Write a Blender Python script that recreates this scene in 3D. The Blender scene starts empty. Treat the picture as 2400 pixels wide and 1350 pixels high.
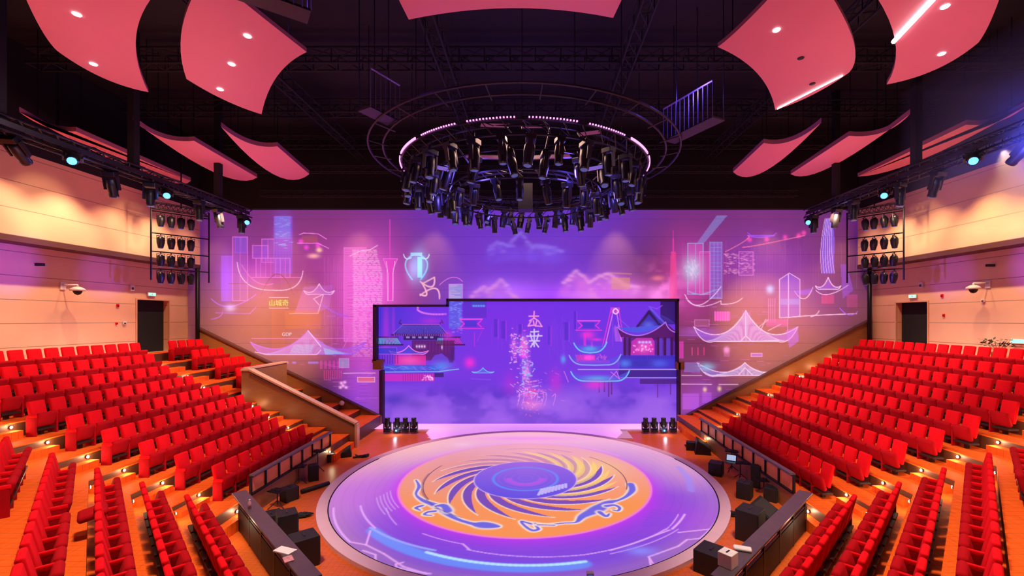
import bpy, math, random
import numpy as np
from mathutils import Vector, Matrix
random.seed(7); rng = np.random.default_rng(7)
S = bpy.context.scene
COL = S.collection
# ------------------------------------------------------------------ camera
EYE = 5.6; F = 1038.0; VX = 1255.0; VY = 748.0
cam = bpy.data.cameras.new('camera'); cam_o = bpy.data.objects.new('camera', cam); COL.objects.link(cam_o)
cam_o.location = (0, 0, EYE); cam_o.rotation_euler = (math.pi/2, 0, 0)
cam.sensor_width = 36; cam.lens = 36*F/2400; cam.clip_end = 200
cam.shift_x = -(VX-1200)/2400; cam.shift_y = (VY-675)/2400
S.camera = cam_o
# ------------------------------------------------------------------ look
S.view_settings.view_transform = 'Standard'; S.view_settings.look = 'None'
S.view_settings.exposure = 0.0; S.view_settings.gamma = 1.0; S.view_settings.use_curve_mapping = False
w = bpy.data.worlds.new('world'); S.world = w; w.use_nodes = True
w.node_tree.nodes['Background'].inputs[0].default_value = (0.25, 0.1, 0.5, 1)
w.node_tree.nodes['Background'].inputs[1].default_value = 0.03
SX, SY = -0.35, 15.6          # stage centre
BY = 23.7                     # back wall distance

def lamp(name, kind, loc, energy, color, target=None, size=0.3, angle=60, blend=0.5, parent=None, size_y=None):
    l = bpy.data.lights.new(name, kind); l.energy = energy; l.color = color
    if kind == 'AREA':
        l.size = size
        if size_y: l.shape = 'RECTANGLE'; l.size_y = size_y
        else: l.shape = 'DISK'
    else: l.shadow_soft_size = size
    if kind == 'SPOT': l.spot_size = math.radians(angle); l.spot_blend = blend
    o = bpy.data.objects.new(name, l); COL.objects.link(o); o.location = loc
    if target is not None:
        o.rotation_euler = (Vector(target)-Vector(loc)).to_track_quat('-Z', 'Y').to_euler()
    if parent is not None: o.parent = parent
    return o
# house lights over the seating
for sx in (-1, 1):
    lamp('house_light', 'SPOT', (SX+sx*5.6, 15.5, 11.6), 2900, (1.0, .84, .80), (SX+sx*13.6, 15.5, 2.4), .8, 54, .35)
    lamp('house_light', 'SPOT', (SX+sx*6.2, 19.5, 11.6), 2900, (1.0, .84, .80), (SX+sx*13.8, 19.3, 2.6), .8, 50, .35)
    lamp('house_light', 'SPOT', (SX+sx*5.2, 7.2, 11.6), 4600, (1.0, .76, .60), (SX+sx*9.2, 7.6, 1.2), .7, 72, .5)
    lamp('house_light', 'AREA', (SX+sx*9.0, 12.0, 11.6), 110, (1.0, .75, .70), (SX+sx*10, 12.0, 0), 2.0)
for sx in (-1, 1): lamp('pit_fill', 'SPOT', (SX+sx*6.0, 19.0, 11.2), 2600, (1.0, .60, .42), (SX+sx*7.0, 21.0, 0), .5, 36, .5)  # warm fill added to brighten the wood floor beside the apron
lamp('house_light', 'AREA', (SX, 14, 11.4), 170, (1.0, .55, .42), (SX, 15, 0), 2.5)
# added pink fill from below, standing in for bounce on the ceiling reflectors
for sx in (-1, 1):
    lamp('reflector_bounce_fill', 'AREA', (SX+sx*9.0, 10.0, 7.2), 105, (1.0, .42, .50), (SX+sx*9.0, 11.5, 12.1), 4.0)
    lamp('reflector_bounce_fill', 'AREA', (SX+sx*12.5, 17.0, 8.0), 90, (1.0, .40, .42), (SX+sx*12.5, 17.0, 12.1), 3.0)
lamp('reflector_bounce_fill', 'AREA', (SX, 8.5, 7.5), 50, (1.0, .45, .62), (SX, 9.0, 12.1), 2.5)
# warm washers hung on the side trusses, aimed at the side walls
for sx in (-1, 1):
    for k, yy in enumerate((10.6, 12.6, 14.6, 16.6, 18.6, 20.6, 22.4)):
        lamp('wall_washer', 'SPOT', (SX+sx*15.75, yy, 11.2), (850, 980, 750, 980, 560, 800, 260)[k], (1.0, .60, .38), (SX+sx*18.1, yy, 5.6), .06, 84, .9)
    for yy in (12.0, 15.5, 19.0): lamp('wall_washer', 'SPOT', (SX+sx*14.4, yy, 10.4), 170, (1.0, .64, .38), (SX+sx*17.4, yy+.5, 9.65), .1, 50, .7)
    for yy in (11.5, 15.0, 18.5):
        lamp('violet_band_fill', 'SPOT', (SX+sx*9.0, yy, 6.9), (2600, 3200, 1500)[int((yy-11)/3.4)], (.20, .06, 1.0), (SX+sx*18.3, yy+.6, 7.5), .15, 17, .9)  # added violet light that tints the shaded wall band
lamp('blue_wash', 'SPOT', (11.3, 10.0, 9.7), 4500, (.10, .12, 1.0), (15.8, 13.4, 11.3), .2, 52, 1.0)
# warm scallops and side light on the back wall
for x, e in ((-9.4, 160), (-5.4, 160), (4.3, 200), (-13.5, 120), (12.5, 120)):
    lamp('back_wall_scallop', 'SPOT', (x, 22.2, 11.6), e*1.5, (1.0, .55, .32), (x, 23.7, 8.2), .15, 55, 1.0)
lamp('back_wall_wash', 'SPOT', (-9.0, 16.5, 10.2), 6200, (1.0, .50, .20), (-14.2, 23.7, 4.6), .2, 42, 1.0)
lamp('back_wall_wash', 'SPOT', (8.5, 16.5, 10.2), 5600, (1.0, .52, .26), (12.6, 23.7, 4.8), .2, 42, 1.0)
for x in (-16.3, 15.6): lamp('back_wall_wash', 'SPOT', (x*.8, 18.5, 10.0), 2600, (1.0, .56, .34), (x, 23.7, 5.8), .2, 46, 1.0)  # second warm pair added to brighten the outer wall corners
# blue and violet light inside the round rig
for a in range(0, 360, 60):
    r = 2.9
    lamp('rig_glow', 'POINT', (SX+r*math.cos(math.radians(a)), SY+r*math.sin(math.radians(a)), 9.9), 80, (.16, .10, 1.0), None, .15)
lamp('catwalk_glow', 'POINT', (4.6, 12.6, 12.3), 60, (.2, .12, 1.0), None, .1)
lamp('catwalk_glow', 'POINT', (-6.1, 9.2, 13.2), 45, (.25, .1, 1.0), None, .1)

# ------------------------------------------------------------------ helpers
def srgb(*c):
    c = np.array(c, dtype=float)/255.0
    return np.where(c <= .04045, c/12.92, ((c+.055)/1.055)**2.4)
def G(px, py, z=0.0):           # photo direction -> point at height z
    d = (py-VY)/F; Y = (EYE-z)/d
    return ((px-VX)/F*Y, Y)
def W(px, py, Y):               # photo direction -> point at distance Y
    return ((px-VX)/F*Y, Y, EYE-(py-VY)/F*Y)
def mat(name, color, rough=.6, metal=0, emit=None, es=0, spec=None):
    m = bpy.data.materials.new(name); m.use_nodes = True
    b = m.node_tree.nodes['Principled BSDF']
    b.inputs['Base Color'].default_value = (*color, 1); b.inputs['Roughness'].default_value = rough
    b.inputs['Metallic'].default_value = metal
    if spec is not None: b.inputs['Specular IOR Level'].default_value = spec
    if emit: b.inputs['Emission Color'].default_value = (*emit, 1); b.inputs['Emission Strength'].default_value = es
    return m
def noisy(m, scale=6, amt=.25, vec_scale=(1, 1, 1), bump=0.0):
    """procedural colour variation (and grain) on top of a plain material"""
    nt = m.node_tree; b = nt.nodes['Principled BSDF']; c = b.inputs['Base Color'].default_value[:]
    tc = nt.nodes.new('ShaderNodeTexCoord'); mp = nt.nodes.new('ShaderNodeMapping'); mp.inputs['Scale'].default_value = vec_scale
    no = nt.nodes.new('ShaderNodeTexNoise'); no.inputs['Scale'].default_value = scale; no.inputs['Detail'].default_value = 5
    mr = nt.nodes.new('ShaderNodeMapRange'); mr.inputs[3].default_value = 1-amt; mr.inputs[4].default_value = 1+amt
    mx = nt.nodes.new('ShaderNodeVectorMath'); mx.operation = 'SCALE'; mx.inputs[0].default_value = c[:3]
    nt.links.new(tc.outputs['Object'], mp.inputs[0]); nt.links.new(mp.outputs[0], no.inputs['Vector'])
    nt.links.new(no.outputs[0], mr.inputs[0]); nt.links.new(mr.outputs[0], mx.inputs['Scale'])
    nt.links.new(mx.outputs[0], b.inputs['Base Color'])
    if bump:
        bp = nt.nodes.new('ShaderNodeBump'); bp.inputs['Strength'].default_value = bump; bp.inputs['Distance'].default_value = .02
        nt.links.new(no.outputs[0], bp.inputs['Height']); nt.links.new(bp.outputs[0], b.inputs['Normal'])
    return m
def seams(m, period, axis=2, width=.02, dark=.35, offset=0.0):
    """dark joints every `period` metres along an axis"""
    nt = m.node_tree; b = nt.nodes['Principled BSDF']
    tc = nt.nodes.new('ShaderNodeTexCoord'); sp = nt.nodes.new('ShaderNodeSeparateXYZ'); nt.links.new(tc.outputs['Object'], sp.inputs[0])
    ad = nt.nodes.new('ShaderNodeMath'); ad.operation = 'ADD'; ad.inputs[1].default_value = 100+offset; nt.links.new(sp.outputs[axis], ad.inputs[0])
    mo = nt.nodes.new('ShaderNodeMath'); mo.operation = 'MODULO'; mo.inputs[1].default_value = period; nt.links.new(ad.outputs[0], mo.inputs[0])
    gt = nt.nodes.new('ShaderNodeMath'); gt.operation = 'GREATER_THAN'; gt.inputs[1].default_value = width; nt.links.new(mo.outputs[0], gt.inputs[0])
    mr = nt.nodes.new('ShaderNodeMapRange'); mr.inputs[3].default_value = dark; mr.inputs[4].default_value = 1; nt.links.new(gt.outputs[0], mr.inputs[0])
    mx = nt.nodes.new('ShaderNodeVectorMath'); mx.operation = 'SCALE'
    l = b.inputs['Base Color'].links
    if l: nt.links.new(l[0].from_socket, mx.inputs[0])
    else: mx.inputs[0].default_value = b.inputs['Base Color'].default_value[:3]
    nt.links.new(mr.outputs[0], mx.inputs['Scale']); nt.links.new(mx.outputs[0], b.inputs['Base Color'])
    return m
class MB:
    def __init__(s): s.v = []; s.f = []; s.mi = []; s.sm = []; s.cur = 0
    def add(s, vs, fs, smooth=False):
        n = len(s.v); s.v += [tuple(v) for v in vs]; s.f += [tuple(i+n for i in f) for f in fs]
        s.mi += [s.cur]*len(fs); s.sm += [smooth]*len(fs); return s
    def box(s, c, d, rz=0, M=None):
        x, y, z = (k/2 for k in d)
        vs = [Vector((a*x, b*y, e*z)) for e in (-1, 1) for b in (-1, 1) for a in (-1, 1)]
        R = (M if M is not None else Matrix.Rotation(rz, 3, 'Z'))
        vs = [R @ v + Vector(c) for v in vs]
        return s.add(vs, [(0, 2, 3, 1), (4, 5, 7, 6), (0, 1, 5, 4), (2, 6, 7, 3), (0, 4, 6, 2), (1, 3, 7, 5)])
    def rbox(s, c, d, r=.03, M=None, seg=3):
        """box with rounded edges in the local XY and XZ sense (super-ellipsoid shell)"""
        x, y, z = (k/2 for k in d); R = M if M is not None else Matrix.Identity(3)
        prof = []
        for cx, cz, a0 in ((x-r, z-r, 0), (-(x-r), z-r, 90), (-(x-r), -(z-r), 180), (x-r, -(z-r), 270)):
            for k in range(seg+1):
                a = math.radians(a0+90*k/seg); prof.append((cx, cz, math.cos(a), math.sin(a)))
        n = len(prof); vs = []; fs = []
        rings = [(-y, 0.0), (-y+r*.3, r*.7), (-y+r, r), (y-r, r), (y-r*.3, r*.7), (y, 0.0)]
        for yy, rr in rings:
            for cx, cz, ca, sa in prof: vs.append(R @ Vector((cx+ca*rr, yy, cz+sa*rr)) + Vector(c))
        for j in range(len(rings)-1):
            for k in range(n): fs.append((j*n+k, (j+1)*n+k, (j+1)*n+(k+1) % n, j*n+(k+1) % n))
        fs.append(tuple(range(n))); fs.append(tuple(range((len(rings)-1)*n+n-1, (len(rings)-1)*n-1, -1)))
        return s.add(vs, fs, True)
    def tube(s, p0, p1, r, n=6, r1=None):
        p0 = Vector(p0); p1 = Vector(p1); r1 = r if r1 is None else r1
        d = p1-p0
        if d.length < 1e-6: return s
        q = d.to_track_quat('Z', 'Y').to_matrix()
        vs = [q @ Vector((math.cos(2*math.pi*k/n)*rr, math.sin(2*math.pi*k/n)*rr, 0)) + p for p, rr in ((p0, r), (p1, r1)) for k in range(n)]
        fs = [(k, (k+1) % n, n+(k+1) % n, n+k) for k in range(n)] + [tuple(range(n-1, -1, -1)), tuple(range(n, 2*n))]
        return s.add(vs, fs, n > 6)
    def lathe(s, prof, n=14, M=None, off=(0, 0, 0)):
        R = M if M is not None else Matrix.Identity(3); vs = []; fs = []
        for z, r in prof:
            for k in range(n):
                a = 2*math.pi*k/n; vs.append(R @ Vector((r*math.cos(a), r*math.sin(a), z)) + Vector(off))
        for j in range(len(prof)-1):
            for k in range(n): fs.append((j*n+k, j*n+(k+1) % n, (j+1)*n+(k+1) % n, (j+1)*n+k))
        fs.append(tuple(range(n-1, -1, -1))); fs.append(tuple((len(prof)-1)*n+k for k in range(n)))
        return s.add(vs, fs, True)
    def prism(s, poly, z0, z1, zf=None):
        """poly in XY, extruded; zf(x,y) optional top height"""
        a = sum(poly[i][0]*poly[(i+1) % len(poly)][1]-poly[(i+1) % len(poly)][0]*poly[i][1] for i in range(len(poly)))
        if a < 0: poly = poly[::-1]
        n = len(poly); vs = [(x, y, z0) for x, y in poly] + [(x, y, z1 if zf is None else zf(x, y)) for x, y in poly]
        fs = [tuple(range(n-1, -1, -1)), tuple(range(n, 2*n))] + [(k, (k+1) % n, n+(k+1) % n, n+k) for k in range(n)]
        return s.add(vs, fs)
    def xz(s, poly, y0, y1):
        """poly in XZ, extruded along Y"""
        a = sum(poly[i][0]*poly[(i+1) % len(poly)][1]-poly[(i+1) % len(poly)][0]*poly[i][1] for i in range(len(poly)))
        if a < 0: poly = poly[::-1]
        n = len(poly); vs = [(x, y0, z) for x, z in poly] + [(x, y1, z) for x, z in poly]
        fs = [tuple(range(n)), tuple(range(2*n-1, n-1, -1))] + [(k, n+k, n+(k+1) % n, (k+1) % n) for k in range(n)]
        return s.add(vs, fs)
    def ring(s, c, R0, R1, z0, z1, n=96, a0=0, a1=2*math.pi):
        full = abs(a1-a0-2*math.pi) < 1e-6; m = n if full else n+1; vs = []; fs = []
        for k in range(m):
            a = a0+(a1-a0)*k/n; ca, sa = math.cos(a), math.sin(a)
            for R, z in ((R0, z0), (R1, z0), (R1, z1), (R0, z1)): vs.append((c[0]+R*ca, c[1]+R*sa, z))
        for k in range(n):
            k2 = (k+1) % m
            for j in range(4): fs.append((k*4+j, k2*4+j, k2*4+(j+1) % 4, k*4+(j+1) % 4))
        if not full: fs += [(0, 3, 2, 1), (n*4, n*4+1, n*4+2, n*4+3)]
        return s.add(vs, fs)
    def hoop(s, c, R, z, r=.03, n=72, a0=0, a1=2*math.pi):
        pts = [(c[0]+R*math.cos(a0+(a1-a0)*k/n), c[1]+R*math.sin(a0+(a1-a0)*k/n), z) for k in range(n+1)]
        for k in range(n): s.tube(pts[k], pts[k+1], r, 5)
        return s
    def build(s, name, mats, parent=None, bevel=0, loc=None):
        me = bpy.data.meshes.new(name); me.from_pydata(s.v, [], s.f); me.update()
        mats = mats if isinstance(mats, (list, tuple)) else [mats]
        for m in mats: me.materials.append(m)
        me.polygons.foreach_set('material_index', s.mi); me.polygons.foreach_set('use_smooth', s.sm)
        o = bpy.data.objects.new(name, me); COL.objects.link(o)
        if parent is not None: o.parent = parent
        if loc: o.location = loc
        if bevel:
            bv = o.modifiers.new('bevel', 'BEVEL'); bv.width = bevel; bv.segments = 2; bv.limit_method = 'ANGLE'
        return o
def thing(name, label, cat, loc=(0, 0, 0), rz=0, group=None):
    o = bpy.data.objects.new(name, None); COL.objects.link(o); o.location = loc; o.rotation_euler = (0, 0, rz); o.empty_display_size = .1
    return tag(o, label, cat, group)
def tag(o, label, cat, group=None):
    o['label'] = label; o['category'] = cat
    if group: o['group'] = group
    return o
def struct(o): o['kind'] = 'structure'; return o
KIDS = {}
def dup(root, loc, rot, label, group=None):
    r = root.copy(); COL.objects.link(r); r.location = loc; r.rotation_euler = rot; r['label'] = label
    if group: r['group'] = group
    if root.name not in KIDS: KIDS[root.name] = [(c, list(c.children)) for c in root.children]
    for c, gs in KIDS[root.name]:
        d = c.copy(); COL.objects.link(d); d.parent = r
        for g in gs:
            e = g.copy(); COL.objects.link(e); e.parent = d
    return r
ORD = ['', 'first', 'second', 'third', 'fourth', 'fifth', 'sixth', 'seventh', 'eighth', 'ninth', 'tenth', 'eleventh', 'twelfth', 'thirteenth',
       'fourteenth', 'fifteenth', 'sixteenth', 'seventeenth', 'eighteenth', 'nineteenth', 'twentieth', 'twenty-first', 'twenty-second']
# ------------------------------------------------------------------ materials
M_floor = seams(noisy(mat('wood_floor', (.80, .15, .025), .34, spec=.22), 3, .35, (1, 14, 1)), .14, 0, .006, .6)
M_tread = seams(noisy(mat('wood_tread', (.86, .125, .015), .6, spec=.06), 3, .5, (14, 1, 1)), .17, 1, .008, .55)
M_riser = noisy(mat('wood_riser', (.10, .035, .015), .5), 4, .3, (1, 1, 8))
M_brown = noisy(mat('brown_wood', (.30, .135, .045), .45), 3, .25, (1, 1, 10))
M_capw = noisy(mat('pale_wood_cap', (.72, .42, .24), .4), 4, .1)
M_capw2 = noisy(mat('orange_wood', (.85, .27, .06), .4), 4, .2)
M_wall = seams(noisy(mat('wall_panel', (.80, .50, .30), .5), 1.2, .08), .86, 2, .022, .35, .35)
M_wallup = seams(noisy(mat('wall_panel_upper', (.82, .50, .30), .5), 1.2, .08), .92, 2, .022, .4, .1)
M_black = noisy(mat('black_paint', (.006, .006, .008), .85), 2, .3)
M_roof = noisy(mat('roof_steel', (.008, .008, .008), .8), 6, .3)
M_soff = noisy(mat('dark_trim', (.10, .035, .03), .6), 4, .2)
M_metal = noisy(mat('black_metal', (.010, .010, .014), .42, .5), 8, .3)
M_metal2 = noisy(mat('grey_metal', (.045, .04, .055), .4, .7), 8, .3)
M_case = noisy(mat('fixture_case', (.010, .011, .016), .35), 8, .3)
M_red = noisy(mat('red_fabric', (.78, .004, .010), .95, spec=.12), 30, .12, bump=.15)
M_redd = noisy(mat('red_fabric_shaded', (.40, .003, .008), .95, spec=.12), 30, .12, bump=.15)  # darker seat red; shade of the down-facing cushions put into the colour
M_leg = noisy(mat('seat_leg', (.03, .01, .01), .5), 10, .2)
M_pink = noisy(mat('reflector_panel', (.74, .235, .30), .5), .8, .05)  # pink bounce light on white panels put into the base colour
M_pinke = noisy(mat('reflector_edge', (.42, .14, .22), .6), 2, .05)
M_curt = noisy(mat('door_curtain', (.004, .006, .006), .9), 3, .4, (8, 8, 1))
M_white = noisy(mat('white_plastic', (.75, .72, .66), .4), 5, .05)
M_cream = noisy(mat('white_paper', (.85, .80, .78), .7), 5, .05)
M_rail = noisy(mat('rail_top', (.085, .06, .075), .35), 6, .3)
M_spk = noisy(mat('speaker_black', (.012, .012, .014), .6), 20, .3)
M_grill = noisy(mat('speaker_grille', (.03, .028, .03), .7), 60, .5)
def glow(name, c, s): return noisy(mat(name, (.02, .02, .02), .4, 0, c, s), 5, .1)
E_blue = glow('lit_blue_lens', (.06, .28, 1.0), 5); E_warm = glow('lit_warm_lens', (1.0, .80, .50), 40)
E_dim = glow('dim_lens', (.08, .10, .35), .7); E_white = glow('lit_white_lens', (1.0, .95, .9), 9)
E_led = glow('led_dots', (.9, .25, .75), 2.6); E_ledv = glow('led_violet', (.42, .14, 1.0), 1.4)
E_green = glow('exit_green', (.25, 1.0, .55), 2.2); E_pan = glow('panel_violet', (.28, .16, .75), .75)
E_panr = glow('panel_rose', (.55, .10, .28), .35); E_lap = glow('laptop_glow', (.5, .6, .9), .8)

# ------------------------------------------------------------------ painting by numbers
class Canvas:
    def __init__(s, x0, x1, y0, y1, nx, ny):
        s.x = np.linspace(x0, x1, nx); s.y = np.linspace(y0, y1, ny); s.X, s.Y = np.meshgrid(s.x, s.y)
        s.C = np.zeros((ny, nx, 3)); s.nx = nx; s.ny = ny
    def box(s, xa, xb, ya, yb, pad=0):
        ix = np.searchsorted(s.x, [xa-pad, xb+pad])
        ys = s.y if s.y[-1] > s.y[0] else -s.y
        lo, hi = (ya-pad, yb+pad) if s.y[-1] > s.y[0] else (-(yb+pad), -(ya-pad))
        iy = np.searchsorted(ys, [lo, hi]); return slice(iy[0], iy[1]), slice(ix[0], ix[1])
    def over(s, sl, a, col):
        if s.C[sl].size: s.C[sl] = s.C[sl]*(1-a[..., None]) + np.asarray(col)*a[..., None]
    def blob(s, cx, cy, sx, sy, col, k=1.0):
        s.C += np.exp(-((s.X-cx)/sx)**2-((s.Y-cy)/sy)**2)[..., None]*np.asarray(col)*k
    def veil(s, cx, cy, sx, sy, col, k=1.0):
        a = np.exp(-((s.X-cx)/sx)**2-((s.Y-cy)/sy)**2)*k; s.C = s.C*(1-a[..., None])+np.asarray(col)*a[..., None]
    lw = 1.0
    def line(s, pts, col, w=1.2, a=1.0):
        w = w*s.lw
        for (xa, ya), (xb, yb) in zip(pts[:-1], pts[1:]):
            sl = s.box(min(xa, xb), max(xa, xb), min(ya, yb), max(ya, yb), w*2.5)
            X, Y = s.X[sl], s.Y[sl]
            if not X.size: continue
            dx, dy = xb-xa, yb-ya; L = dx*dx+dy*dy+1e-12
            t = np.clip(((X-xa)*dx+(Y-ya)*dy)/L, 0, 1)
            d = np.hypot(X-xa-t*dx, Y-ya-t*dy)
            s.over(sl, np.exp(-(d/w)**4*.9)*a, col)
    def poly(s, pts, col, a=1.0, edge=None, ew=1.0, ea=1.0):
        xs = [p[0] for p in pts]; ys = [p[1] for p in pts]
        sl = s.box(min(xs), max(xs), min(ys), max(ys)); X, Y = s.X[sl], s.Y[sl]
        ins = np.zeros(X.shape, bool)
        for (xa, ya), (xb, yb) in zip(pts, pts[1:]+pts[:1]):
            if ya == yb: continue
            ins ^= ((ya > Y) != (yb > Y)) & (X < (xb-xa)*(Y-ya)/(yb-ya)+xa)
        s.over(sl, ins*a, col)
        if edge is not None: s.line(list(pts)+[pts[0]], edge, ew, ea)
    def rect(s, x0, y0, x1, y1, col, a=1.0, edge=None, ew=1.0, ea=1.0):
        s.poly([(x0, y0), (x1, y0), (x1, y1), (x0, y1)], col, a, edge, ew, ea)
    def noise(s, fx, fy, seed, octv=4):
        r = np.random.default_rng(seed); out = np.zeros(s.X.shape); amp = 1; tot = 0
        for o in range(octv):
            gx, gy = int(fx*2**o)+2, int(fy*2**o)+2; g = r.random((gy, gx))
            u = np.linspace(0, gx-1.001, s.nx); v = np.linspace(0, gy-1.001, s.ny)
            iu, iv = u.astype(int), v.astype(int); fu, fv = u-iu, v-iv
            fu = fu*fu*(3-2*fu); fv = (fv*fv*(3-2*fv))[:, None]
            out += amp*((g[iv][:, iu]*(1-fu)+g[iv][:, iu+1]*fu)*(1-fv)+(g[iv+1][:, iu]*(1-fu)+g[iv+1][:, iu+1]*fu)*fv)
            tot += amp; amp *= .55
        return out/tot
def curve(p0, c, p1, n=14):
    """quadratic arc that passes through c"""
    cx = 2*c[0]-.5*(p0[0]+p1[0]); cy = 2*c[1]-.5*(p0[1]+p1[1])
    return [((1-t)**2*p0[0]+2*t*(1-t)*cx+t*t*p1[0], (1-t)**2*p0[1]+2*t*(1-t)*cy+t*t*p1[1]) for t in [k/n for k in range(n+1)]]
def roof(cv, cx, ytip, yeave, hw, fill, edge, hat=None, fa=.5, curl=None, ew=1.4, slant=True):
    """sweeping pagoda roof: ridge tip, two concave slopes, upturned eaves, tile lines"""
    curl = curl if curl is not None else (yeave-ytip)*.35
    L = curve((cx-hw, yeave-curl), (cx-hw*.45, yeave-(yeave-ytip)*.25), (cx, ytip))
    R = curve((cx, ytip), (cx+hw*.45, yeave-(yeave-ytip)*.25), (cx+hw, yeave-curl))
    B = curve((cx+hw, yeave-curl), (cx+hw*.82, yeave-curl*.1), (cx+hw*.6, yeave), 6)+curve((cx-hw*.6, yeave), (cx-hw*.82, yeave-curl*.1), (cx-hw, yeave-curl), 6)
    cv.poly(L+R+B, fill, fa)
    if hat is not None:
        n = int(hw*2/3.6)
        for k in range(1, n):
            x = cx-hw*.8+2*hw*.8*k/n; u = abs(x-cx)/hw; yt = ytip+(yeave-ytip)*min(1, 1-(1-u)**1.9)+2
            cv.line([(cx+(x-cx)*.86, yt), (x, yeave-1)], hat, .8, .75)
    cv.line(L+R, edge, ew); cv.line(B, edge, ew, .9)
def grid_mesh(name, pos, cols, keep, material):
    """dense surface that carries its artwork as a colour attribute; pos (ny,nx,3), cols (ny,nx,3), keep (ny-1,nx-1)"""
    ny, nx = pos.shape[:2]; me = bpy.data.meshes.new(name)
    idx = np.arange(ny*nx).reshape(ny, nx)
    q = np.stack([idx[:-1, :-1], idx[:-1, 1:], idx[1:, 1:], idx[1:, :-1]], -1)[keep]
    used, inv = np.unique(q, return_inverse=True); q = inv.reshape(-1, 4)
    me.vertices.add(len(used)); me.vertices.foreach_set('co', pos.reshape(-1, 3)[used].astype(np.float32).ravel())
    me.loops.add(q.size); me.loops.foreach_set('vertex_index', q.ravel().astype(np.int32))
    me.polygons.add(len(q)); me.polygons.foreach_set('loop_start', (np.arange(len(q))*4).astype(np.int32))
    me.update(calc_edges=True); me.validate()
    at = me.color_attributes.new('artwork', 'FLOAT_COLOR', 'POINT')
    c = np.ones((len(used), 4), np.float32); c[:, :3] = np.clip(cols.reshape(-1, 3)[used], 0, 4); at.data.foreach_set('color', c.ravel())
    me.materials.append(material); o = bpy.data.objects.new(name, me); COL.objects.link(o); return o
def art_mat(name, base, strength, rough=.5, seam=None):
    m = mat(name, base, rough); nt = m.node_tree; b = nt.nodes['Principled BSDF']
    noisy(m, 2, .06)
    if seam: seams(m, *seam)
    a = nt.nodes.new('ShaderNodeAttribute'); a.attribute_name = 'artwork'
    nt.links.new(a.outputs['Color'], b.inputs['Emission Color']); b.inputs['Emission Strength'].default_value = strength
    return m
exec_art = True
PK = srgb(255, 130, 245); VI = srgb(150, 80, 255); CY = srgb(120, 200, 255); MG = srgb(255, 50, 220); WH = srgb(255, 210, 255)
DK = srgb(60, 12, 70); NAVY = srgb(25, 15, 110); BL = srgb(60, 70, 235); RO = srgb(255, 60, 150)

# ------------------------------------------------------------------ back wall with projected skyline
cv = Canvas(436, 2050, 488, 1010, 1300, 420); cv.lw = .66
X, Y = cv.X, cv.Y
top = np.clip((640-Y)/150, 0, 1)[..., None]
cen = np.exp(-((X-1230)/(240+45*np.clip((620-Y)/120, 0, 1)))**4)[..., None]
cv.C += srgb(75, 40, 105)*.25
cv.C += cen*(srgb(62, 36, 205)*(.9*np.ones_like(top)) + (1-top)*srgb(90, 30, 190)*.25)
cv.C += (1-cen)*top*srgb(95, 30, 160)*.5
for b in ((868, 672, 85, 110, srgb(250, 90, 240), .85), (850, 800, 50, 90, srgb(240, 80, 220), .4), (700, 620, 120, 80, srgb(215, 70, 220), .3), (545, 640, 80, 90, srgb(140, 60, 240), .35),
          (850, 930, 60, 90, srgb(150, 70, 250), .7), (620, 830, 190, 45, srgb(160, 60, 200), .12), (760, 780, 90, 90, srgb(210, 70, 190), .15),
          (1450, 695, 110, 42, srgb(250, 110, 230), .6), (1610, 650, 60, 90, srgb(240, 60, 200), .5), (1780, 620, 140, 80, srgb(160, 60, 250), .4),
          (1700, 760, 180, 70, srgb(180, 70, 200), .12), (1640, 950, 60, 60, srgb(170, 70, 240), .6), (1900, 700, 120, 80, srgb(150, 60, 200), .35),
          (1690, 860, 160, 50, srgb(170, 80, 230), .1), (1180, 690, 70, 30, srgb(200, 120, 230), .6), (1300, 700, 120, 30, srgb(160, 40, 240), .5)):
    cv.blob(*b)
n1 = cv.noise(26, 11, 3, 5)
def cloud(cx, cy, sx, sy, col, k, thr=.47):
    m = np.exp(-((X-cx)/sx)**2-((Y-cy)/sy)**2)*np.clip((n1-thr)*5, 0, 1)*k
    cv.C[:] = cv.C*(1-m[..., None])+col*m[..., None]
cr = np.random.default_rng(9)
def puffs(x0, x1, top, bot, body, rim, n=46, r0=7):
    for k in range(n):
        x = x0+(x1-x0)*cr.random(); yt = top(x); y = yt+(bot-yt)*cr.random()**.8; r_ = r0*(.6+cr.random()*.7)
        cv.veil(x, y, r_*1.3, r_, body, .30)
    for x in np.arange(x0, x1, 4.0):
        yt = top(x)+cr.normal()*2.0; cv.veil(x, yt, 5.5, 3.6, rim, .42)
        if cr.random() < .4: cv.veil(x+cr.normal()*6, yt+6+cr.random()*14, 7, 3.5, rim, .25)
puffs(1146, 1320, lambda x: 592-42*math.exp(-((x-1217)/20)**2)-22*math.exp(-((x-1170)/22)**2)-16*math.exp(-((x-1270)/38)**2), 612, srgb(92, 68, 242), srgb(135, 118, 252), 60, 9)
puffs(1105, 1215, lambda x: 700-42*math.exp(-((x-1175)/22)**2)-24*math.exp(-((x-1130)/22)**2), 708, srgb(170, 95, 235), srgb(225, 150, 240), 36, 9)
puffs(1320, 1500, lambda x: 672-34*math.exp(-((x-1350)/24)**2)-30*math.exp(-((x-1420)/34)**2), 700, srgb(215, 110, 240), srgb(250, 165, 245), 60, 11)
cloud(1450, 685, 90, 30, srgb(245, 150, 245), .8)
cloud(1560, 670, 60, 50, srgb(255, 120, 230), .8)
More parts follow.
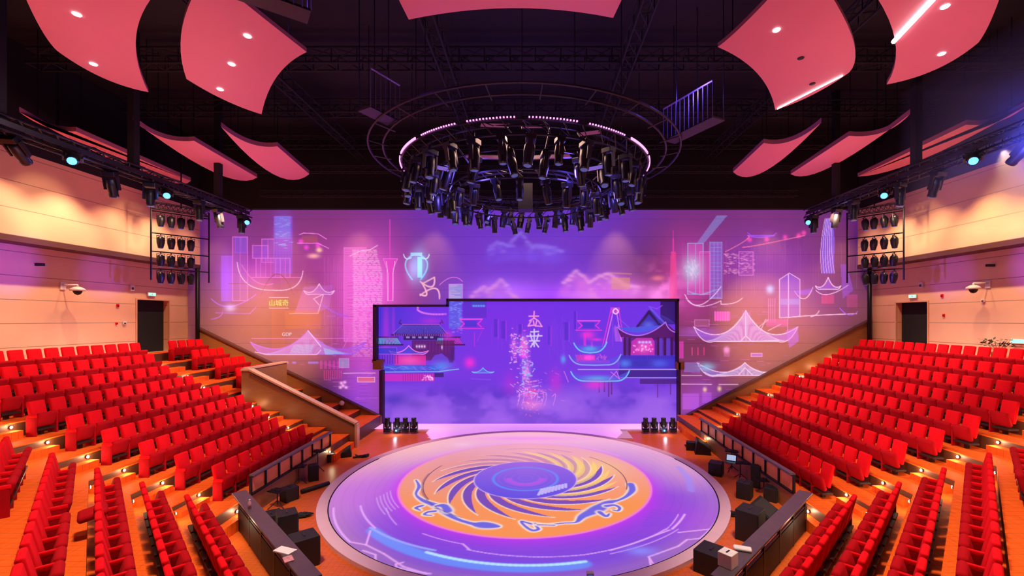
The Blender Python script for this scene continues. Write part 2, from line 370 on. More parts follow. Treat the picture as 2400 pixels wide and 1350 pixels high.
# towers left
def tower(x0, x1, yt, yb, col, a=.25, edge=PK, nv=2, hz=0, ea=.8):
    cv.rect(x0, yt, x1, yb, col, a, edge, 1.1, ea)
    for k in range(1, nv+1):
        x = x0+(x1-x0)*k/(nv+1); cv.line([(x, yt), (x, yb)], edge, .9, ea*.7)
    if hz:
        for y in np.arange(yt+3, yb, hz): cv.line([(x0+2, y), (x1-2, y)], edge, .8, ea*.6)
tower(519, 545, 600, 705, VI, .55, VI, 1); cv.blob(528, 660, 12, 50, srgb(110, 40, 240), .5); cv.blob(663, 540, 20, 40, srgb(70, 80, 240), .5); cv.blob(600, 640, 60, 40, srgb(230, 60, 220), .3); tower(545, 580, 555, 705, srgb(170, 90, 230), .3, PK, 1); tower(552, 578, 556, 592, BL, .45, VI, 1)
tower(592, 628, 575, 605, VI, .35, PK, 0); tower(614, 642, 560, 615, VI, .3, PK, 1)
tower(642, 684, 508, 640, srgb(110, 70, 240), .6, VI, 5, 7, .7); cv.rect(644, 506, 682, 560, srgb(90, 150, 255), .35)
for k in range(26):
    x = 643+rng.random()*36; y = 512+rng.random()*70; cv.line([(x, y), (x+8, y)], CY, 1, .6)
tower(600, 680, 605, 650, srgb(200, 80, 230), .25, PK, 6)
tower(806, 858, 580, 800, srgb(255, 110, 240), .4, PK, 1, 6, .7)
for y in np.arange(586, 835, 3.4):
    x = 826+rng.random()*4
    xe = 896-(max(0, 640-y)*.25)
    while x < xe:
        L_ = 3+rng.random()*11; cv.line([(x, y), (min(x+L_, xe), y)], WH, 1.0, .75 if y < 720 else .45); x += L_+1.5+rng.random()*5*(1+(y > 720))
for x in np.arange(760, 905, 4.5): cv.line([(x, 600+rng.random()*40), (x, 760+rng.random()*60)], PK, .8, .22)
for x in np.arange(500, 800, 5.5): cv.line([(x, 610+rng.random()*30), (x, 650+rng.random()*50)], VI, .7, .16)
for x in np.arange(1600, 2010, 6): cv.line([(x, 560+rng.random()*60), (x, 640+rng.random()*60)], PK, .7, .14)
for y in np.arange(720, 900, 5.0): cv.line([(845+rng.random()*15, y), (862+rng.random()*12, y)], PK, .8, .4)
for k in range(70):
    x = 700+rng.random()*175; y = 740+rng.random()*230; cv.line([(x, y), (x+6+rng.random()*18, y)], VI if k % 2 else PK, .8, .35)
    x = 1600+rng.random()*250; y = 700+rng.random()*230; cv.line([(x, y), (x+6+rng.random()*16, y)], VI if k % 2 else PK, .8, .3)
cv.line([(820, 600), (845, 588), (868, 585), (885, 575)], WH, 1.3, .8)
for k in range(12): cv.line([(815, 662+k*8), (828, 662+k*8)], DK, .8, .5)
for k in range(9): cv.line([(843, 880+k*8), (862, 880+k*8)], DK, .8, .4)
# needle tower and flared mast
cv.line([(914, 515), (914, 605)], MG, 2.0, .7); cv.poly([(898, 606), (932, 606), (922, 630), (921, 705), (908, 705), (907, 630)], MG, .55, PK, 1.0)
cv.line([(905, 612), (909, 640), (909, 705)], WH, .9); cv.line([(926, 612), (921, 640), (921, 705)], WH, .9)
# cyan ornamental gate form
for dx in (-1, 1):
    cv.line(curve((976+dx*8, 598), (976+dx*26, 620), (976+dx*10, 655)), CY, 2.6, .8)
    cv.line(curve((976+dx*12, 604), (976+dx*24, 606), (976+dx*30, 596)), srgb(200, 240, 255), 1.6, .8)
cv.rect(962, 592, 990, 600, srgb(150, 230, 255), .7); cv.rect(978, 602, 990, 650, srgb(130, 225, 255), .75)
cv.blob(983, 622, 17, 34, srgb(90, 190, 235), .8); cv.blob(966, 632, 12, 28, srgb(150, 170, 230), .6)
# ribbon
cv.line(curve((985, 660), (1012, 672), (1018, 650))+curve((990, 665), (1000, 690), (985, 690))+curve((985, 692), (1020, 676), (1030, 700)), srgb(255, 190, 220), 2.6, .8)
cv.rect(1052, 666, 1084, 705, srgb(150, 190, 255), .5, PK, 1, .7)
for k in range(14): cv.line([(1054, 669+k*2.6), (1054+rng.random()*28, 669+k*2.6)], WH, .8, .5)
cv.line(curve((1030, 668), (1060, 650), (1084, 660)), PK, 1.4, .6)
# pavilions left
cv.line([(702, 550), (712, 546), (745, 548), (765, 560)], PK, 1.3); cv.line([(697, 570), (745, 570), (770, 582)], PK, 1.3)
cv.rect(708, 552, 745, 568, srgb(190, 90, 60), .35); cv.blob(748, 586, 6, 5, srgb(255, 200, 120)); cv.blob(735, 600, 12, 5, srgb(255, 190, 140), .8)
for (x, y) in ((718, 580), (745, 575), (705, 566)): cv.blob(x, y, 5, 5, MG, .8)
cv.line(curve((556, 615), (580, 665), (640, 680))+curve((640, 680), (690, 672), (710, 635)), WH, 1.5, .8)
cv.line(curve((566, 620), (600, 660), (640, 665)), PK, 1.1, .7); cv.line([(590, 650), (705, 650)], PK, 1.0, .7)
cv.line(curve((495, 700), (540, 718), (600, 690)), VI, 1.6, .9); cv.line([(505, 733), (585, 735), (600, 720)], VI, 1.3, .8); cv.blob(540, 722, 12, 8, srgb(200, 200, 255), .7)
cv.line(curve((495, 748), (515, 742), (522, 730)), VI, 1.2, .8)
roof(cv, 748, 665, 690, 36, srgb(200, 130, 255), WH, None, .35)
cv.poly([(712, 672), (780, 668), (772, 720), (740, 735), (690, 735)], srgb(190, 100, 230), .35); cv.line([(678, 735), (745, 735), (758, 690), (735, 700), (748, 715)], WH, 1.2, .8)
cv.line(curve((752, 712), (790, 735), (815, 740)), VI, 2.5, .5)
for k in range(8):
    cv.line([(765+k*6, 716+k*2), (775+k*6, 745)], VI, 1, .4)
cv.line([(535, 665), (582, 665)], DK, 1.0, .8); cv.line([(716, 665), (746, 665)], DK, 1.0, .7); cv.line([(735, 778), (752, 778)], DK, .9, .6); cv.line([(735, 838), (752, 838)], srgb(160, 60, 40), .9, .6)
cv.line(curve((611, 694), (650, 642), (688, 692), 24), srgb(70, 10, 80), 1.2, .9)   # round window frame in the drawing
cv.rect(631, 700, 675, 722, srgb(120, 90, 30), .45); cv.line([(631, 697), (676, 697)], WH, 1, .8); cv.line([(631, 722), (676, 722)], WH, 1, .8)
cv.rect(637, 724, 668, 830, srgb(150, 50, 50), .35); cv.rect(668, 728, 752, 770, srgb(180, 80, 20), .4)
# the large low roof
roof(cv, 722, 775, 830, 135, srgb(170, 90, 240), VI, srgb(150, 150, 255), .5, 28, 1.7)
cv.line([(590, 793), (815, 793)], PK, 1.0, .6); cv.line([(598, 825), (625, 831), (742, 831), (752, 820)], WH, 1.2, .9); cv.line([(755, 800), (762, 826), (812, 832), (840, 815), (872, 815)], VI, 1.4, .9)
for k in range(16): cv.line([(680+k*3, 828), (690+k*3, 808)], srgb(120, 190, 255), 1, .8)
cv.line([(722, 775), (752, 812)], WH, 1.5, .9); cv.poly([(758, 815), (810, 830), (762, 831)], CY, .6)
cv.line([(815, 793), (805, 815)], PK, 1, .7)
for x in (672, 690, 728): cv.rect(x-5, 847, x+(18 if x == 728 else 4), 853, srgb(120, 120, 255), .6)
for k in range(6): cv.rect(750+k*10, 845, 756+k*10, 865, MG, .3)
cv.rect(795, 840, 818, 862, CY, .35, PK, 1, .6); cv.line([(805, 875), (880, 874)], WH, 1.1, .8)
for k in range(9): cv.line([(760+k*5, 868), (760+k*5, 888)], RO, 1.6, .5)
cv.rect(838, 884, 878, 895, srgb(255, 110, 90), .6, WH, 1.0, .8)
for (x, y) in ((800, 898), (808, 896), (804, 904), (798, 908), (811, 908)): cv.blob(x, y, 3.5, 3, srgb(255, 190, 220), .9)
for k in range(60):
    cv.line([(770+rng.random()*100, 740+rng.random()*160)]*2, PK, 1.3, .35)
for k in range(6): cv.line([(868+k*2, 730), (868+k*2, 840)], PK, .6, .25)
# right side
cv.poly([(1633, 570), (1650, 570), (1705, 505), (1680, 505)], srgb(120, 160, 255), .38)
cv.line([(1578, 560), (1578, 640)], RO, 3.0, .45); cv.poly([(1572, 590), (1584, 590), (1588, 700), (1568, 700)], RO, .55); cv.line([(1578, 540), (1578, 600)], MG, 1.2, .6)
tower(1612, 1648, 570, 690, srgb(235, 90, 220), .35, CY, 1); tower(1664, 1692, 568, 700, srgb(120, 110, 250), .45, CY, 2, 9, .6)
tower(1640, 1664, 590, 690, srgb(240, 90, 200), .3, PK, 0)
cv.veil(1622, 632, 20, 26, srgb(170, 225, 255), .8)
for k in range(60):
    a = rng.random()*6.28; r = rng.random()*20; cv.line([(1622+r*math.cos(a), 630+r*1.2*math.sin(a)), (1624+r*math.cos(a), 634+r*1.2*math.sin(a))], WH, 1, .6)
for k in range(120):
    x = 1695+rng.random()*70; y = 592+rng.random()*50; cv.line([(x, y), (x+5, y)], srgb(255, 170, 230), 1.0, .6)
tower(1732, 1765, 590, 645, srgb(190, 80, 220), .2, PK, 0)
cv.line(curve((1752, 552), (1780, 556), (1815, 552)), VI, 2.2, .9); cv.line([(1752, 545), (1760, 552), (1812, 552), (1820, 546)], VI, 1.3)
cv.line(curve((1740, 580), (1790, 572), (1885, 552)), srgb(255, 120, 160), 1.6, .8); cv.line(curve((1700, 590), (1745, 565), (1755, 552)), srgb(255, 130, 170), 1.4, .7)
for (x, y) in ((1757, 562), (1797, 561), (1840, 556), (1872, 552), (1884, 546)): cv.blob(x, y, 5, 5, RO, .9)
# twisted tower
cv.poly([(1935, 512), (1952, 512), (1956, 560), (1955, 640), (1926, 640), (1925, 570)], srgb(120, 90, 255), .75)
for k in range(6):
    x = 1930+k*5; cv.line(curve((1934+k*3.5, 512), (x-6, 580), (1926+k*6, 640)), WH, .9, .75)
roof(cv, 1941, 650, 678, 30, srgb(160, 90, 255), WH, None, .5, 8); cv.line(curve((1912, 680), (1942, 690), (1988, 668)), WH, 1.2)
cv.line(curve((1862, 682), (1885, 700), (1905, 674)), WH, 1.3); cv.poly([(1862, 682), (1905, 676), (1895, 690), (1880, 692)], VI, .6)
cv.poly([(1827, 655), (1850, 640), (1875, 655), (1875, 742), (1827, 745)], srgb(120, 80, 255), .5, WH, 1.2, .9); cv.line([(1848, 642), (1848, 745)], WH, 1.2, .9)
cv.rect(1829, 700, 1873, 714, srgb(110, 150, 255), .5)
cv.line([(1848, 744), (1890, 740), (2008, 735)], WH, 1.5, .95); cv.line(curve((1968, 722), (1990, 738), (2010, 730)), VI, 1.5); cv.line(curve((1900, 742), (1912, 738), (1920, 728)), WH, 1.2)
cv.rect(1925, 692, 1955, 712, RO, .45); cv.rect(1985, 690, 2010, 720, srgb(190, 40, 160), .45); cv.poly([(1970, 620), (1985, 620), (2000, 680), (1975, 700)], VI, .4)
for k in range(4): cv.line([(1801+k*5, 700), (1801+k*5, 755)], PK, 1, .7)
cv.blob(1805, 678, 8, 9, srgb(140, 210, 255), .9); cv.rect(1796, 748, 1845, 765, MG, .35)
cv.line([(1846, 745), (1846, 778)], PK, 1, .8)
for a, b in (((1795, 748), (1780, 780)), ((1780, 765), (1800, 750)), ((1800, 775), (1830, 760))): cv.line([a, b], WH, 1.2, .7)
cv.line(curve((1605, 690), (1640, 715), (1690, 672)), WH, 1.4, .9); cv.poly([(1608, 680), (1640, 690), (1690, 675), (1650, 692), (1625, 690)], CY, .5)
cv.line(curve((1608, 700), (1640, 718), (1690, 705), 10)+curve((1690, 713), (1720, 710), (1740, 698)), WH, 1.3, .8)
cv.rect(1674, 730, 1712, 752, MG, .7)
for k in range(6): cv.line([(1676+k*6, 730), (1676+k*6, 752)], PK, .9, .8)
cv.rect(1628, 750, 1662, 764, srgb(190, 110, 160), .3, PK, 1, .7)
for k in range(5): cv.line([(1657, 742+k*7), (1672, 742+k*7)], DK, .8, .6)
cv.veil(1640, 778, 45, 10, srgb(190, 110, 255), .45); cv.line([(1592, 786), (1680, 787)], VI, 1.2, .7)
roof(cv, 1748, 728, 800, 122, srgb(150, 100, 250), WH, srgb(190, 190, 255), .55, 34, 1.5)
cv.line([(1748, 730), (1748, 786)], WH, 1.6); cv.line([(1680, 800), (1735, 800), (1748, 787), (1762, 800), (1825, 798)], WH, 1.4)
for k in range(5): cv.rect(1740+k*4, 728+k, 1743+k*4, 742, VI, .4)
cv.poly([(1842, 775), (1870, 765), (1872, 800), (1850, 815)], VI, .5)
roof(cv, 1746, 850, 880, 112, srgb(150, 130, 250), WH, srgb(190, 220, 255), .5, 30, 1.4)
cv.line([(1650, 872), (1670, 882), (1730, 880), (1746, 862), (1765, 880), (1800, 880)], WH, 1.4, .9); cv.veil(1655, 860, 18, 9, srgb(120, 210, 255), .7)
cv.rect(1760, 828, 1786, 836, VI, .6, WH, .9, .7); cv.blob(1703, 820, 6, 7, srgb(255, 170, 230), .8); cv.rect(1696, 815, 1710, 836, PK, .2)
for k in range(3): cv.line([(1622+k*14, 815), (1622+k*14, 832)], RO, 2, .6)
cv.rect(1654, 812, 1672, 836, DK, .25, DK, 1, .6); cv.rect(1592, 800, 1602, 840, MG, .5)
cv.line([(1598, 880), (1645, 880)], WH, 1.2, .8); cv.line([(1598, 900), (1668, 901)], WH, 1.2, .9); cv.line([(1685, 901), (1730, 901)], WH, 1.2, .7)
cv.rect(1604, 850, 1640, 872, srgb(120, 150, 255), .3, VI, 1, .7)
cv.rect(1600, 922, 1638, 960, srgb(190, 90, 255), .55); cv.rect(1645, 920, 1668, 945, srgb(190, 90, 255), .45)
for k in range(4): cv.line([(1627, 846+k*8), (1652, 846+k*8)], DK, .8, .5)
for (x, y) in ((1652, 913), (1686, 911)): cv.blob(x, y, 4, 5, srgb(255, 220, 120), .8)
cv.line([(1738, 812), (1752, 806)], DK, 1.2, .7); cv.line([(1875, 810), (1890, 815)], DK, 1.2, .7); cv.line([(1592, 702), (1715, 704)], DK, 1.6, .6)
cv.rect(1433, 650, 1476, 678, srgb(220, 150, 60), .5); cv.line([(1432, 640), (1480, 642)], srgb(230, 160, 70), 2.5, .4)
cv.blob(1542, 652, 14, 6, srgb(240, 130, 90), .6); cv.blob(1540, 690, 24, 18, srgb(250, 150, 235), .6)
cv.rect(1990, 700, 2035, 900, srgb(90, 40, 60), .3)
pos = np.stack([(cv.X-VX)/F*BY, np.full(cv.X.shape, BY), EYE-(cv.Y-VY)/F*BY], -1)
cxm = .5*(cv.X[:-1, :-1]+cv.X[1:, 1:]); cym = .5*(cv.Y[:-1, :-1]+cv.Y[1:, 1:])
hole = ((cxm > 1048) & (cxm < 1588) & (cym > 703) & (cym < 850)) | ((cxm > 877) & (cxm < 1050) & (cym > 716) & (cym < 850)) | ((cxm > 893) & (cxm < 1592) & (cym > 849))
M_bw = art_mat('projected_wall', (.36, .21, .115), .85, .6, (.95, 2, .02, .55, .2))  # projected light put into the wall as emission colour
bw = struct(grid_mesh('wall_back', pos, cv.C, ~hole, M_bw))
def lettering(txt, px, py, size, material, parent, Yd=BY):
    cu = bpy.data.curves.new('lettering', 'FONT'); cu.body = txt; cu.size = size; cu.align_x = 'CENTER'; cu.align_y = 'CENTER'; cu.extrude = .004
    t = bpy.data.objects.new('lettering_curve', cu); COL.objects.link(t)
    me = bpy.data.meshes.new_from_object(t.evaluated_get(bpy.context.evaluated_depsgraph_get())); bpy.data.objects.remove(t)
    me.materials.clear(); me.materials.append(material)
    o = bpy.data.objects.new('lettering', me); COL.objects.link(o); x, y, z = W(px, py, Yd-.02)
    o.location = (x, y, z); o.rotation_euler = (math.pi/2, 0, 0); o.parent = parent; return o
E_gold = glow('gold_projection', tuple(srgb(255, 225, 120)), 1.0); E_pale = glow('pale_projection', tuple(srgb(250, 205, 215)), .95)
bpy.context.view_layer.update()
lettering('山城奇', 653, 711, .36, E_gold, bw)['label'] = 'yellow characters on a plaque'
lettering('GDP', 672, 784, .26, E_pale, bw)['label'] = 'small pale letters'

# ------------------------------------------------------------------ screen in the opening
cv = Canvas(874, 1596, 698, 998, 860, 357); cv.lw = .7; X, Y = cv.X, cv.Y
t = np.clip((Y-703)/290, 0, 1)[..., None]
cv.C += srgb(112, 48, 236)*(1-t*.15)+t*srgb(75, 50, 80)*.6
cv.veil(900, 740, 60, 80, srgb(50, 50, 215), .8); cv.veil(1180, 760, 120, 90, srgb(130, 45, 235), .6); cv.veil(1180, 860, 160, 60, srgb(120, 50, 235), .5)
n2 = cv.noise(9, 5, 11, 4)
m = np.clip((Y-895)/45, 0, 1)*np.clip((n2-.2)*2.2, 0, .85); cv.C[:] = cv.C*(1-m[..., None])+srgb(160, 100, 240)*m[..., None]
m = np.clip((Y-880)/50, 0, 1)*np.clip((.40-n2)*5, 0, .6); cv.C[:] = cv.C*(1-m[..., None])+srgb(70, 45, 195)*m[..., None]
cv.veil(925, 938, 40, 16, srgb(45, 40, 190), .8); cv.veil(980, 948, 30, 10, srgb(60, 40, 170), .5); cv.veil(1440, 950, 50, 18, srgb(75, 45, 205), .7)
# far towers in haze
for x0, x1, yt in ((1158, 1166, 748), (1174, 1184, 752), (1215, 1222, 760), (1320, 1332, 755), (1345, 1350, 730), (1285, 1290, 765)):
    cv.rect(x0, yt, x1, yt+42, srgb(60, 35, 190), .5); cv.line([(x1+2, yt), (x1+2, yt+46)], srgb(200, 60, 240), 1.2, .5)
cv.veil(905, 770, 8, 60, srgb(200, 50, 230), .5); cv.veil(922, 760, 4, 50, srgb(180, 50, 230), .5)
cv.line(curve((978, 725), (1000, 735), (1045, 736)), PK, 3, .5); cv.line(curve((980, 722), (990, 712), (1040, 712)), srgb(230, 150, 210), 3, .6)
cv.rect(1052, 706, 1083, 770, srgb(80, 110, 240), .55)
for k in range(90):
    x = 1053+rng.random()*28; y = 706+rng.random()*75; cv.line([(x, y), (x+5, y)], srgb(150, 170, 255), .9, .6*(1-(y-706)/110))
def signs(cx, cy, k):
    cv.line([(cx-26*k, cy), (cx+26*k, cy)], srgb(255, 90, 235), 2.2, .9); cv.line([(cx-30*k, cy+22), (cx+30*k, cy+22)], MG, 1.8, .9)
    cv.rect(cx-15*k, cy+4, cx+13*k, cy+18, srgb(60, 50, 210), .7); cv.line([(cx-24*k, cy+3), (cx-16*k, cy+11), (cx-24*k, cy+18)], MG, 2, .8); cv.line([(cx+24*k, cy+3), (cx+16*k, cy+11), (cx+24*k, cy+18)], MG, 2, .8)
cv.rect(1085, 703, 1140, 745, srgb(70, 40, 190), .5); roof(cv, 1120, 692, 703, 26, DK, RO, None, .9, 3); cv.rect(1105, 705, 1137, 718, srgb(50, 80, 200), .7)
for k in range(5): cv.blob(1110+k*6, 717, 2.4, 2, CY, .6)
signs(1104, 748, 1.0); cv.line([(1112, 780), (1112, 812)], MG, 1.5, .35); cv.line([(1130, 775), (1118, 800)], MG, 1.2, .3)
signs(1380, 752, 1.0); cv.veil(1378, 785, 14, 9, MG, .8); cv.rect(1368, 780, 1374, 810, MG, .5); cv.veil(1398, 796, 12, 3, MG, .8); cv.rect(1385, 800, 1390, 815, MG, .3)
# A-frame tower
for dx, c in ((0, MG), (6, PK)):
    cv.line([(1433+dx, 722), (1412+dx, 812)], c, 1.8, .8); cv.line([(1450-dx, 722), (1462-dx, 800)], c, 1.6, .7)
cv.line([(1436, 722), (1436, 812)], VI, 1, .5); cv.rect(1431, 720, 1453, 735, srgb(230, 70, 230), .6); cv.line(curve((1443, 723), (1449, 730), (1443, 736))+curve((1443, 736), (1437, 730), (1443, 723)), WH, 1.7, 1)
for k in range(20):
    x = 1436+rng.random()*20; cv.line([(x, 760+rng.random()*10), (x+4, 800)], PK, .7, .25)
# gate tower on the left
cv.poly([(943, 760), (1030, 760), (1048, 783), (922, 783)], srgb(55, 35, 160), 1.0)
for k in range(30): cv.line([(944+k*2.9, 763), (930+k*3.8, 781)], srgb(110, 90, 235), 1.0, .8)
cv.line([(936, 757), (942, 760), (1030, 760), (1034, 755)], srgb(80, 20, 110), 2, 1); cv.line([(918, 785), (1052, 785)], DK, 2.6, 1)
cv.rect(946, 787, 1030, 797, srgb(45, 20, 110), 1)
for k in range(5): cv.rect(952+k*14, 789, 960+k*14, 793, srgb(170, 140, 220), .8)
for (a, b, c1) in ((882, 940, CY), (1022, 1085, MG)):
    cv.poly([(a+4, 791), (b-8, 791), (b, 807), (a, 807)], srgb(60, 45, 170), 1)
    for k in range(16): cv.line([(a+5+k*(b-a-12)/16, 793), (a+2+k*(b-a)/16, 806)], c1 if k > 3 else CY, 1.3, .8)
    cv.line([(a, 808), (b+4, 808)], DK, 2.4, 1); cv.line([(a+2, 790), (b-6, 790)], DK, 1.6, 1)
cv.veil(915, 796, 14, 8, srgb(170, 50, 200), .5)
cv.rect(965, 798, 1065, 845, srgb(85, 15, 90), .85)
cv.poly([(1010, 845), (1018, 833), (1035, 828), (1050, 840), (1052, 850)], srgb(110, 60, 225), .9); cv.poly([(1060, 815), (1066, 815), (1062, 850), (1052, 850)], srgb(70, 20, 130), .8)
for k in range(4): cv.blob(977+k*6, 812, 2, 3, WH, .9)
cv.blob(1036, 814, 1.6, 4, WH, .9)
roof(cv, 958, 810, 830, 46, srgb(70, 70, 220), PK, None, .85, 8); cv.rect(884, 815, 930, 830, srgb(40, 60, 210), .8, srgb(170, 90, 240), 1, .8)
cv.rect(925, 833, 998, 856, srgb(235, 35, 170), .8); cv.veil(960, 845, 25, 10, srgb(255, 90, 190), .8)
for k in range(8): cv.line([(890+k*6, 832), (890+k*6, 852)], srgb(60, 20, 120), 1.4, .7)
cv.rect(893, 855, 1030, 871, srgb(45, 70, 220), .75); cv.veil(1035, 858, 20, 10, srgb(70, 150, 250), .7); cv.veil(960, 862, 30, 7, srgb(60, 130, 250), .6)
cv.line([(895, 872), (1030, 871), (1050, 868), (1075, 865)], srgb(140, 200, 255), 1.4, .9)
cv.rect(897, 876, 1018, 894, srgb(230, 40, 190), .7)
for k in range(14): cv.line([(945+k*5.5, 876), (945+k*5.5, 892)], srgb(150, 30, 110), 1.4, .7)
for k in range(26): cv.blob(988+rng.random()*28, 880+rng.random()*12, 1.6, 1.4, WH, .5)
cv.rect(1018, 874, 1040, 884, srgb(30, 15, 90), .8)
cv.veil(1101, 850, 11, 11, srgb(255, 40, 225), .9); roof(cv, 1132, 862, 874, 26, srgb(80, 120, 240), CY, None, .5, 3, 1.0); cv.line([(1105, 888), (1150, 890)], VI, 2, .5)
# tall stone figure and rising clouds in the middle
r2 = np.random.default_rng(5)
for b_ in ((1205, 812, 7, 22, srgb(225, 110, 235), .55), (1228, 808, 9, 18, srgb(245, 150, 235), .7), (1233, 868, 9, 24, srgb(215, 150, 245), .65), (1240, 922, 17, 22, srgb(225, 110, 235), .6), (1246, 950, 24, 10, srgb(240, 140, 235), .55)): cv.veil(*b_)
def speck(cx, cy, sx, sy, n, cols, L=3, w=1.9, a=.6):
    for k in range(n):
        x = cx+r2.normal()*sx; y = cy+r2.normal()*sy; cv.line([(x, y), (x+r2.normal()*L, y+r2.normal()*L*.5)], cols[k % len(cols)], w, a)
speck(1205, 812, 6, 20, 55, [WH, PK, srgb(240, 130, 220)], 3); speck(1227, 808, 7, 14, 60, [WH, PK, MG]); cv.blob(1227, 832, 9, 7, RO, .8)
speck(1232, 870, 8, 24, 100, [srgb(220, 190, 250), PK, CY], 3, 1.9, .6)
speck(1240, 925, 16, 20, 130, [PK, WH, RO], 5, 1.5, .55); speck(1270, 905, 22, 24, 50, [VI, PK], 5, 1, .5)
cv.veil(1195, 900, 16, 24, srgb(190, 40, 225), .5); cv.veil(1302, 895, 14, 26, srgb(215, 40, 220), .55); cv.veil(1250, 950, 25, 12, srgb(240, 130, 230), .6)
# extra strokes: tiles, lit edges, beams, waves
for k in range(24): cv.line([(925+k*5.1, 784), (925+k*5.1, 786.5)], srgb(170, 90, 220), 1.2, .8)
cv.line([(943, 760), (1030, 760)], srgb(210, 110, 250), 1.0, .9); cv.line([(922, 782), (943, 762)], srgb(140, 110, 250), 1.1, .8); cv.line([(1048, 782), (1030, 762)], srgb(140, 110, 250), 1.1, .8)
for x in (936, 1038): cv.line([(x, 757), (x+(3 if x < 990 else -3), 750)], srgb(70, 20, 120), 2, .9)
cv.veil(1050, 785, 10, 8, srgb(225, 60, 220), .6); cv.veil(1010, 752, 22, 7, srgb(200, 50, 220), .5)
for k in range(12): cv.line([(970+k*7.5, 800), (970+k*7.5, 826)], srgb(140, 40, 120), 1.1, .5)
for k in range(40):
    x = 895+r2.random()*150; cv.line([(x, 857+r2.random()*12), (x+6+r2.random()*12, 858+r2.random()*12)], srgb(90, 150, 255) if k % 2 else srgb(160, 110, 250), 1.0, .5)
    x = 1455+r2.random()*130; cv.line([(x, 843+r2.random()*18), (x+6+r2.random()*12, 843+r2.random()*18)], srgb(90, 130, 255), 1.0, .5)
    x = 1345+r2.random()*80; cv.line([(x, 828+r2.random()*20), (x+4, 830+r2.random()*20)], srgb(255, 110, 220), 1.0, .4)
for k in range(30):
    x = 1150+r2.random()*200; cv.line([(x, 740+r2.random()*30), (x, 790+r2.random()*60)], srgb(150, 70, 245), .9, .35)
for a_, b_ in (((1445, 742), (1475, 768)), ((1560, 735), (1588, 752)), ((1496, 765), (1522, 730))): cv.line([a_, b_], srgb(150, 110, 250), 1.0, .6)
for k in range(6):
    x = 1190+r2.random()*110; cv.line(curve((x, 905+r2.random()*30), (x+8, 925), (x+2, 950)), srgb(230, 140, 245), 1.3, .6)
m = np.clip((Y-925)/60, 0, 1)*.35; cv.C[:] = cv.C*(1-m[..., None])+srgb(170, 105, 245)*m[..., None]
# two brush characters, as they look
for p in ([(1240, 741), (1262, 741)], [(1252, 730), (1251, 746), (1241, 752)], [(1252, 745), (1260, 751)], [(1245, 752), (1238, 764), (1252, 762), (1250, 752)], [(1258, 752), (1255, 764), (1270, 765), (1262, 752)]):
    cv.line(p, srgb(255, 150, 225), 2.4, .9)
for p in ([(1244, 778), (1262, 777)], [(1235, 788), (1270, 787)], [(1252, 772), (1252, 812)], [(1243, 783), (1247, 797)], [(1262, 783), (1258, 797)], [(1241, 799), (1264, 799)], [(1252, 800), (1244, 813)], [(1253, 800), (1262, 813)]):
    cv.line(p, srgb(225, 205, 250), 2.4, .9)
# pavilion on the right
cv.rect(1548, 703, 1590, 760, srgb(35, 15, 90), .9); cv.line([(1520, 718), (1540, 724), (1552, 716)], VI, 1.5, .8)
cv.poly([(1523, 725), (1560, 765), (1500, 765)], srgb(60, 45, 190), 1); cv.line([(1494, 766), (1521, 731), (1550, 766)], srgb(40, 15, 80), 5, 1); cv.line([(1524, 722), (1562, 762)], srgb(110, 90, 240), 3, .9)
cv.veil(1520, 762, 12, 8, srgb(100, 110, 240), .8)
for k in range(10): cv.line([(1530+k*4, 728+k*2), (1545+k*4, 758)], srgb(80, 70, 220), 1, .5)
cv.poly(curve((1446, 767), (1500, 785), (1558, 755))+[(1590, 782), (1590, 800), (1455, 790)], srgb(85, 18, 110), 1)
cv.poly(curve((1446, 767), (1500, 779), (1550, 762))+[(1535, 764), (1465, 768)], srgb(70, 90, 235), .9)
cv.line(curve((1446, 767), (1500, 786), (1560, 755)), srgb(190, 120, 250), 1.6); cv.line(curve((1560, 755), (1570, 772), (1588, 780)), srgb(190, 120, 250), 1.6)
cv.rect(1460, 792, 1590, 832, srgb(75, 18, 110), .75)
for x in (1462, 1473, 1540, 1556, 1572): cv.rect(x, 790, x+5, 834, srgb(60, 12, 70), .95)
for x in (1545, 1562): cv.rect(x, 793, x+8, 832, srgb(95, 60, 210), .8)
cv.poly([(1478, 832), (1480, 800), (1492, 792), (1528, 792), (1534, 800), (1534, 832)], srgb(215, 50, 190), .8); cv.veil(1508, 815, 12, 10, srgb(255, 120, 220), .7)
for k in range(4): cv.blob(1499+k*8, 802, 3, 2.6, CY, .9)
for k in range(40): cv.blob(1485+rng.random()*45, 806+rng.random()*20, 1.5, 1.5, WH if k % 2 else RO, .6)
cv.rect(1452, 833, 1590, 864, srgb(45, 45, 200), .85)
for x in range(1455, 1590, 5): cv.line([(x, 834), (x, 841)], srgb(40, 20, 130), 1, .6)
for k in range(18): cv.line([(1480+k*3, 846), (1484+k*3, 858)], srgb(40, 20, 120), 1, .6)
cv.veil(1465, 852, 12, 8, srgb(90, 140, 255), .7); cv.veil(1545, 852, 18, 8, srgb(80, 110, 250), .6)
cv.rect(1450, 866, 1592, 884, srgb(45, 25, 130), .85); cv.line([(1355, 866), (1592, 866)], srgb(190, 170, 255), 1.6, 1); cv.line([(1455, 885), (1592, 885)], srgb(170, 150, 250), 1.5, 1)
cv.rect(1500, 888, 1592, 900, srgb(60, 25, 110), .8)
for x, y1 in ((1540, 932), (1570, 925), (1403, 920), (1415, 918), (1425, 930), (1432, 925)): cv.rect(x, 895, x+3, y1, srgb(95, 20, 95), .7)
